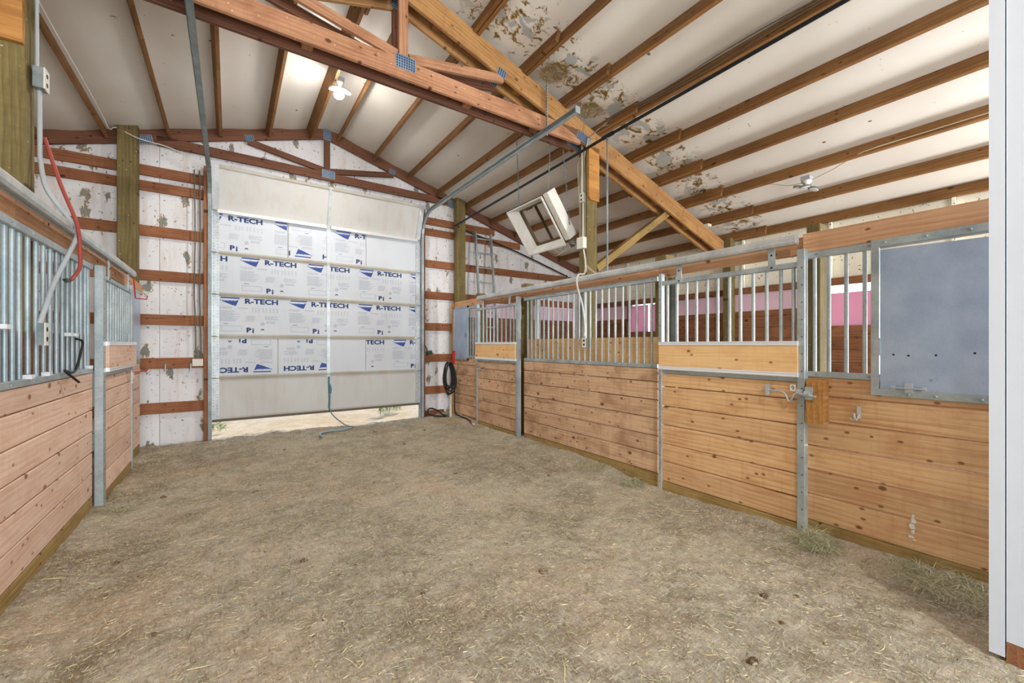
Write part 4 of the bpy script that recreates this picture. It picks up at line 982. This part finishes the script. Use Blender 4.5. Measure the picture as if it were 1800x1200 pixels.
# bundle of cables at right post top
q = MB(); rr = random.Random(3)
for k in range(6):
    yo = 3.835 + k * .02
    q.tube(spline([(3.755, yo, 2.78), (3.752, yo + rr.uniform(-.01, .01), 3.1), (3.754 - .004 * k, yo, 3.5), (3.75, yo, 3.8), (3.70 + .02 * k, 3.72, 3.98)], 5), .004, 6)
tag(q.build('cable_bundle', M['cream_wire'], None, (3.755, 3.87, 3.5)), 'bundle of cream cables down the front of the right aisle post', 'cable')
q = MB()
for k in range(3):
    pts = []
    for i in range(19):
        yy = 3.5 - i * .44; pts.append((3.93 - .008 * k, yy, zb(3.93) + .035 + .03 * k + .015 * math.sin(i * 1.7 + k)))
    q.tube(spline([(3.70, 3.7, 3.98), (3.8, 3.6, zb(3.9) - .02)] + pts, 3), .006, 6)
tag(q.build('cable_run', M['grey_wire'], None, (3.93, 0, zb(3.93))), 'grey-brown cables stapled along the roof joist above the black pipe', 'cable')
q = MB(); q.tube(spline([(3.35, 3.74, zb(3.35) - .02)] + [(3.348, 3.3 - i * .45, zb(3.35) + .05 + .015 * math.sin(i * 2.1)) for i in range(18)], 3), .005, 6)
tag(q.build('cable_run', M['grey_wire'], None, (3.35, 0, zb(3.35))), 'single dark cable along the joist just right of the hanger', 'cable')
q = MB(); q.tube(spline([(-1.24 + .004 * math.sin(i), 1.5 + i * .33, zb(-1.24) - .008) for i in range(18)] + [(-1.22, 7.34, 4.22), (-1.0, 7.31, 4.13), (-.75, 7.44, 4.15), (-.5, 7.43, 4.09)], 4), .007, 6)
tag(q.build('cable_run', M['white_plastic'], None, (-1.24, 5, zb(-1.24))), 'pale cable along a left roof joist and across the gable truss heel', 'cable')
q = MB()
for x in (-.42, -.36):
    q.tube(spline([(x, 7.44, 3.9), (x + .01, 7.43, 3.0), (x, 7.44, 2.2), (x + .01, 7.43, 1.8), (x + .02, 7.44, 1.2)], 5), .008, 6)
tag(q.build('hanging_cables', M['grey_wire'], None, (-.4, 7.44, 2.5)), 'pair of grey cables hanging beside the left door jamb', 'cable')
outlet('white outlet box low on the gable wall beside the left door jamb', (-.38, 7.50, 1.14), (1, 0, 0), (0, 0, 1), (0, -1, 0), .12, .10, .05, M['white_plastic'], plugs=False)

# ------------------------------------------------------------------ lamps
def lamp(label, x, y, zj, lit, heads):
    t = thing('flood_lamp', label, 'lamp', (x, y, zj))
    q = MB(); q.box(x - .05, x + .05, y - .05, y + .05, zj - .055, zj); q.build('mounting_box', M['grey_plastic'], t)
    q = MB(); q.lathe((x, y, zj - .055), (0, 0, -1), [(0, .055), (.02, .055), (.03, .035), (.07, .032), (.075, .02)], 16); q.build('lamp_base', M['white_plastic'], t)
    em = NT('lamp_led_lit' if lit else 'lamp_led_off')
    em.b.inputs['Base Color'].default_value = (.85, .85, .82, 1); em.b.inputs['Roughness'].default_value = .4
    if lit: em.b.inputs['Emission Color'].default_value = (1, .97, .92, 1); em.b.inputs['Emission Strength'].default_value = 40
    cz = zj - .13
    for a, tilt in heads:
        d = Vector((math.cos(a) * math.cos(tilt), math.sin(a) * math.cos(tilt), math.sin(tilt))); sd_ = Vector((-math.sin(a), math.cos(a), 0)); n = sd_.cross(d)
        if n.z > 0: n = -n
        c = Vector((x, y, cz)) + d * .085
        q = MB(); q.tube([c - n * .010, c - n * .004, c + n * .012], [.045, .062, .064], 14)
        q.tube([Vector((x, y, cz)), c - d * .05], .012, 8)
        h = q.build('lamp_head', M['galv_dark'] if not lit else M['enamel'], t, c)
        q = MB(); q.tube([c + n * .013, c + n * .018], [.052, .046], 14); q.build('led_lens', em.mat, h, c)
    return t
H3 = [(R(200), R(-18)), (R(-30), R(-18)), (R(85), R(-25))]
lamp('lit three-headed lamp on the roof joist above the overhead door', 1.16, 5.6, 4.80, True, H3)
lamp('unlit three-headed lamp on a roof joist above the near right stall', 6.02, 2.2, 3.52, False, [(R(190), R(-8)), (R(-50), R(-20)), (R(100), R(15))])
lamp('lit three-headed lamp over the aisle behind the camera', 1.3, -1.7, 4.80, True, H3)
for nm, loc, e in (('lamp_light_far', (1.16, 5.6, 4.58), 120), ('lamp_light_near', (1.3, -1.7, 4.58), 210)):
    d = bpy.data.lights.new(nm, 'SPOT'); d.energy = e * 1.0; d.color = (1, .97, .93); d.shadow_soft_size = .09; d.spot_size = R(168); d.spot_blend = .6
    o = bpy.data.objects.new(nm, d); C.objects.link(o); o.location = loc
    d = bpy.data.lights.new(nm + '_spill', 'POINT'); d.energy = 26; d.color = (1, .97, .93); d.shadow_soft_size = .09
    o = bpy.data.objects.new(nm + '_spill', d); C.objects.link(o); o.location = (loc[0], loc[1], loc[2] - .06)
q = MB(); q.tube(spline([(5.90, 7.2 - i * .45, zb(5.88) + .03 + .012 * math.sin(i * 1.3)) for i in range(11)] + [(5.98, 2.4, 3.46), (6.0, 2.25, 3.45)], 3), .006, 6)
q.tube(spline([(6.02, 2.15, 3.46), (5.97, 1.9, 3.50)] + [(5.86, 1.6 - i * .5, zb(5.88) + .035 + .01 * math.sin(i)) for i in range(12)], 3), .006, 6)
tag(q.build('cable_run', M['cream_wire'], None, (5.9, 2.2, 3.5)), 'cream cable along the joist feeding the unlit lamp', 'cable')

# ------------------------------------------------------------------ ladder, hydrant, hoses
ld_ = thing('ladder', 'weathered aluminium ladder leaning on the gable wall behind the right stalls', 'ladder', (4.35, 6.95, 0))
def ly(z): return 6.95 + (7.40 - 6.95) * z / 3.68
for x in (4.13, 4.50): member('rail', (x, ly(0), 0), (x + .02, ly(3.70), 3.70), .07, .028, (0, 1, 0), M['galv'], ld_)
for k in range(12):
    z = .22 + .305 * k; q = MB(); q.tube([(4.13, ly(z), z), (4.51, ly(z), z)], .015, 8); q.build('rung', M['galv'], ld_)
hy = thing('yard_hydrant', 'white standpipe hydrant with a red handle in the far right corner', 'hydrant', (3.33, 6.85, 0))
q = MB(); q.tube([(3.33, 6.85, -.05), (3.33, 6.85, 1.02)], .024, 12); q.build('standpipe', M['white_plastic'], hy)
q = MB(); q.box(3.315, 3.36, 6.80, 6.86, 1.0, 1.10); q.obox((3.355, 6.78, 1.16), (.018, .0, 0), (0, .02, 0), (0, -.01, .12)); q.build('handle', M['red'], hy)
q = MB(); q.tube([(3.33, 6.85, 1.05), (3.30, 6.80, 1.05), (3.27, 6.78, 1.0)], .015, 8); q.build('spout', M['galv_dark'], hy)
q = MB(); rr = random.Random(9)
for k in range(7):
    cx = 3.23 + rr.uniform(-.02, .03); w_ = .085 + rr.uniform(-.02, .035); h_ = .27 + rr.uniform(-.05, .07); n = 26
    q.tube([(cx + w_ * math.sin(2 * math.pi * i / n) * (1 - .25 * math.cos(2 * math.pi * i / n)), 6.76 + rr.uniform(-.004, .004) - .012 * k, .82 - h_ * (1 - math.cos(2 * math.pi * i / n)) + .28 - .02) for i in range(n)], .0125, 8, closed=True)
q.tube(spline([(3.30, 6.72, 1.0), (3.33, 6.7, .6), (3.33, 6.68, .2), (3.36, 6.55, .04 + gz1(3.36, 6.55)), (3.38, 6.35, gz1(3.38, 6.35) + .02), (3.36, 6.15, gz1(3.36, 6.15) + .02)]), .0125, 8)
tag(q.build('garden_hose', M['rubber'], None, (3.25, 6.75, .8)), 'black hose coiled on the hydrant with its end trailing on the dirt', 'hose')
q = MB(); z_ = gz1(3.34, 6.08) + .02; q.tube([(3.36, 6.15, z_), (3.35, 6.06, z_)], [.018, .016], 10); q.m = 1; q.tube([(3.35, 6.06, z_), (3.345, 6.0, z_)], [.014, .009], 10)
tag(q.build('hose_nozzle', [M['red'], M['white_plastic']], None, (3.35, 6.06, z_)), 'red and white nozzle on the dirt at the end of the black hose', 'nozzle')
q = MB(); q.tube(spline([(3.10, 7.38, .14), (3.13, 7.3, .19), (3.22, 7.2, .16), (3.3, 7.1, .08), (3.42, 7.0, .07), (3.40, 6.9, .07), (3.2, 7.05, .07), (3.1, 7.3, .08), (3.10, 7.38, .14)], 6), .014, 8)
tag(q.build('hose_loop', M['rubber'], None, (3.2, 7.2, .1)), 'black hose loop lying at the foot of the gable wall', 'hose')
q = MB(); q.tube([(3.05, 7.42, 1.42), (3.12, 7.42, 1.27)], .012, 8); q.obox((3.16, 7.42, 1.24), (.05, 0, .01), (0, .02, 0), (-.01, 0, .035))
tag(q.build('hand_brush', M['green'], None, (3.12, 7.42, 1.27)), 'green-handled brush resting on a girt right of the overhead door', 'brush')
# rust plug / small bits on girts left
for x in (-.74, -.46):
    q = MB(); q.tube([(x, 7.49, 1.12), (x, 7.44, 1.10), (x, 7.44, 1.02)], .010, 8)
    tag(q.build('peg', M['perf'], None, (x, 7.49, 1.1)), 'small metal peg on the girt %s' % ('nearest the left door jamb' if x > -.6 else 'farther left of the left door jamb'), 'peg')
# bird nest tufts
def tuft(label, c, r, n, mat, name='hay_tuft', cat='hay', flat=.4, ln=.12):
    rr = random.Random(int(c[0] * 100 + c[1] * 10)); q = MB()
    for _ in range(n):
        a = rr.uniform(0, 6.283); d = r * math.sqrt(rr.random()); p = Vector(c) + Vector((math.cos(a) * d, math.sin(a) * d, rr.random() ** 2 * r * flat * (1.1 - d / r)))
        b_ = rr.uniform(0, 6.283); e = rr.uniform(-.35, .45); L_ = rr.uniform(.4, 1) * ln
        t_ = Vector((math.cos(b_) * math.cos(e), math.sin(b_) * math.cos(e), math.sin(e) * .7)) * L_; s_ = t_.cross(Vector((0, 0, 1))).normalized() * rr.uniform(.0007, .0018)
        m_ = p + t_ * .5 + Vector((0, 0, rr.uniform(-.01, .02))); e_ = p + t_
        q.add([p - s_, p + s_, m_ + s_, m_ - s_, e_ + s_ * .4, e_ - s_ * .4], [(0, 1, 2, 3), (3, 2, 4, 5)])
    o = q.build(name, mat, None, c); o['kind'] = 'stuff'; return tag(o, label, cat)
tuft('tuft of nest straw on top of the post left of the overhead door', (-1.0, 7.38, 4.40), .12, 160, M['straw'], 'nest_straw', 'nest', .8, .12)
tuft('tangled brown straw nest in the roof just above the perforated hanger', (3.0, 3.55, 4.43), .16, 700, M['nest'], 'nest_straw', 'nest', .45, .10)
tuft('tangled brown straw nest in the roof above the end of the right door track', (3.62, 3.62, 4.24), .15, 500, M['nest'], 'nest_straw', 'nest', .45, .09)
q = MB(); q.box(6.36, 6.46, 3.70, 3.78, 3.31, 3.35); tag(q.build('junction_box', M['white_plastic'], None, (6.4, 3.74, 3.31)), 'flat pale junction box on the lower end of the front truss', 'junction box')
tuft('pile of hay at the foot of the near sliding door stile', (3.34, 1.17, gz1(3.34, 1.17)), .13, 900, M['hay'], 'hay_pile', 'hay', .95, .12)
tuft('hay drifted along the long stall wall near its sliding door', (3.38, 2.75, gz1(3.38, 2.75)), .12, 700, M['hay'], 'hay_pile', 'hay', .5, .11)
tuft('loose hay along the middle of the long right stall wall', (3.40, 3.3, gz1(3.40, 3.3)), .22, 700, M['hay'], 'hay_pile', 'hay', .25, .11)
tuft('hay scattered below the nearest right stall wall', (3.38, .55, gz1(3.38, .55)), .25, 900, M['hay'], 'hay_pile', 'hay', .25, .13)
tuft('straw bits heaped at the far right corner by the hydrant', (3.2, 6.6, gz1(3.2, 6.6)), .3, 700, M['straw'], 'straw_heap', 'straw', .12, .08)
tuft('dusty hay under the left sliding door stile', (-.78, 4.7, gz1(-.78, 4.7)), .12, 260, M['hay'], 'hay_pile', 'hay', .2, .09)

# weeds outside
def weed(label, c, n, h, seed):
    rr = random.Random(seed); t = thing('weed', label, 'plant', c); q = MB(); lv = MB()
    for _ in range(n):
        a = rr.uniform(0, 6.283); lean = rr.uniform(.1, .6); hh = h * rr.uniform(.5, 1); b0 = Vector(c) + Vector((rr.uniform(-.12, .12), rr.uniform(-.12, .12), 0))
        d = Vector((math.cos(a) * lean, math.sin(a) * lean, 1)).normalized(); tip = b0 + d * hh; q.tube([b0, tip], [.003, .0015], 5)
        for k in range(7):
            p = b0.lerp(tip, .2 + .12 * k); a2 = rr.uniform(0, 6.283); u = Vector((math.cos(a2), math.sin(a2), .5)).normalized() * .07; s_ = u.cross(Vector((0, 0, 1))).normalized() * .016
            lv.add([p, p + u * .5 + s_, p + u, p + u * .5 - s_], [(0, 1, 2, 3)])
    q.build('stem', M['weed'], t); lv.build('foliage', M['weed'], t)
weed('leafy green weeds outside under the right half of the overhead door', (2.55, 8.3, .0), 16, .38, 1)
weed('bright weed clump outside close to the right door track', (2.9, 8.6, .0), 14, .42, 2)
weed('small green weed outside at the left end of the door gap', (-.15, 8.1, .0), 8, .18, 3)

# ------------------------------------------------------------------ litter on the floor
def litter(name, label, n, xr, yr, ln, wd, mat, seed, lift=.003):
    rg = np.random.default_rng(seed); x = rg.uniform(*xr, n); y = yr[0] + (yr[1] - yr[0]) * rg.random(n)
    a = rg.uniform(0, np.pi, n); L_ = rg.uniform(*ln, n) * rg.uniform(.4, 1, n); W_ = rg.uniform(*wd, n); bend = rg.normal(0, .05, n) * L_
    dx, dy = np.cos(a), np.sin(a); px, py = -dy, dx; V = []
    for s_, wv_ in ((-.5, .5), (-.5, -.5), (0, -1), (0, 1), (.5, .4), (.5, -.4)):
        bb = bend if s_ == 0 else 0
        X_ = x + dx * L_ * s_ + px * (W_ * wv_ + bb); Y_ = y + dy * L_ * s_ + py * (W_ * wv_ + bb)
        V.append(np.stack([X_, Y_, gz(X_, Y_) + lift + .004 * rg.random(n)], 1))
    V = np.stack(V, 1).reshape(-1, 3); i = np.arange(n) * 6
    F_ = np.concatenate([np.stack([i, i + 1, i + 2, i + 3], 1), np.stack([i + 3, i + 2, i + 5, i + 4], 1)])
    m = bpy.data.meshes.new(name); m.from_pydata(V.tolist(), [], F_.tolist()); m.materials.append(mat)
    o = link(bpy.data.objects.new(name, m)); return tag(o, label, 'straw', kind='stuff')
litter('straw_litter', 'golden straw bits scattered over the whole dirt floor', 26000, (-.9, 3.4), (.2, 7.2), (.015, .05), (.0008, .0016), M['straw'], 1)
litter('hay_litter', 'grey-green hay bits scattered over the dirt floor', 26000, (-.9, 3.4), (.1, 7.2), (.015, .06), (.0008, .0018), M['hay'], 2)
litter('long_stalks', 'longer pale stalks lying about on the dirt floor', 420, (-.9, 3.3), (.3, 5.5), (.08, .22), (.0012, .002), M['straw'], 3, .008)
me = bpy.data.meshes.new('clod'); bm = bmesh.new(); bmesh.ops.create_icosphere(bm, subdivisions=2, radius=1)
for v in bm.verts: v.co *= 1 + .35 * noise.noise(v.co * 1.7)
for v in bm.verts: v.co.z *= .55
bm.to_mesh(me); bm.free(); me.materials.append(M['clod'])
rg = random.Random(21)
spots = [(2.3, .95), (2.45, 1.1), (2.6, 1.0), (1.9, .9), (-.6, 3.6), (-.45, 3.3), (.4, 3.0), (1.0, 5.2), (1.4, 6.0), (2.0, 5.6), (.2, 4.6), (2.9, 2.1), (2.8, 3.4), (1.6, 2.0), (.9, 2.2), (-.3, 2.6), (.1, 1.9), (2.0, 4.0), (1.2, 4.2), (-.5, 4.9), (2.6, 6.3), (1.9, 6.6), (.6, 6.2), (3.0, 4.6)]
for x, y in spots:
    o = bpy.data.objects.new('dirt_clod', me); s_ = rg.uniform(.010, .024)
    link(o, None, Matrix.Translation((x, y, gz1(x, y) + s_ * .2)) @ Matrix.Rotation(rg.uniform(0, 6), 4, 'Z') @ Matrix.Diagonal((s_ * 1.4, s_, s_, 1)))
    tag(o, 'small dark clod lying on the aisle dirt', 'clod', 'dark clods on the dirt floor')
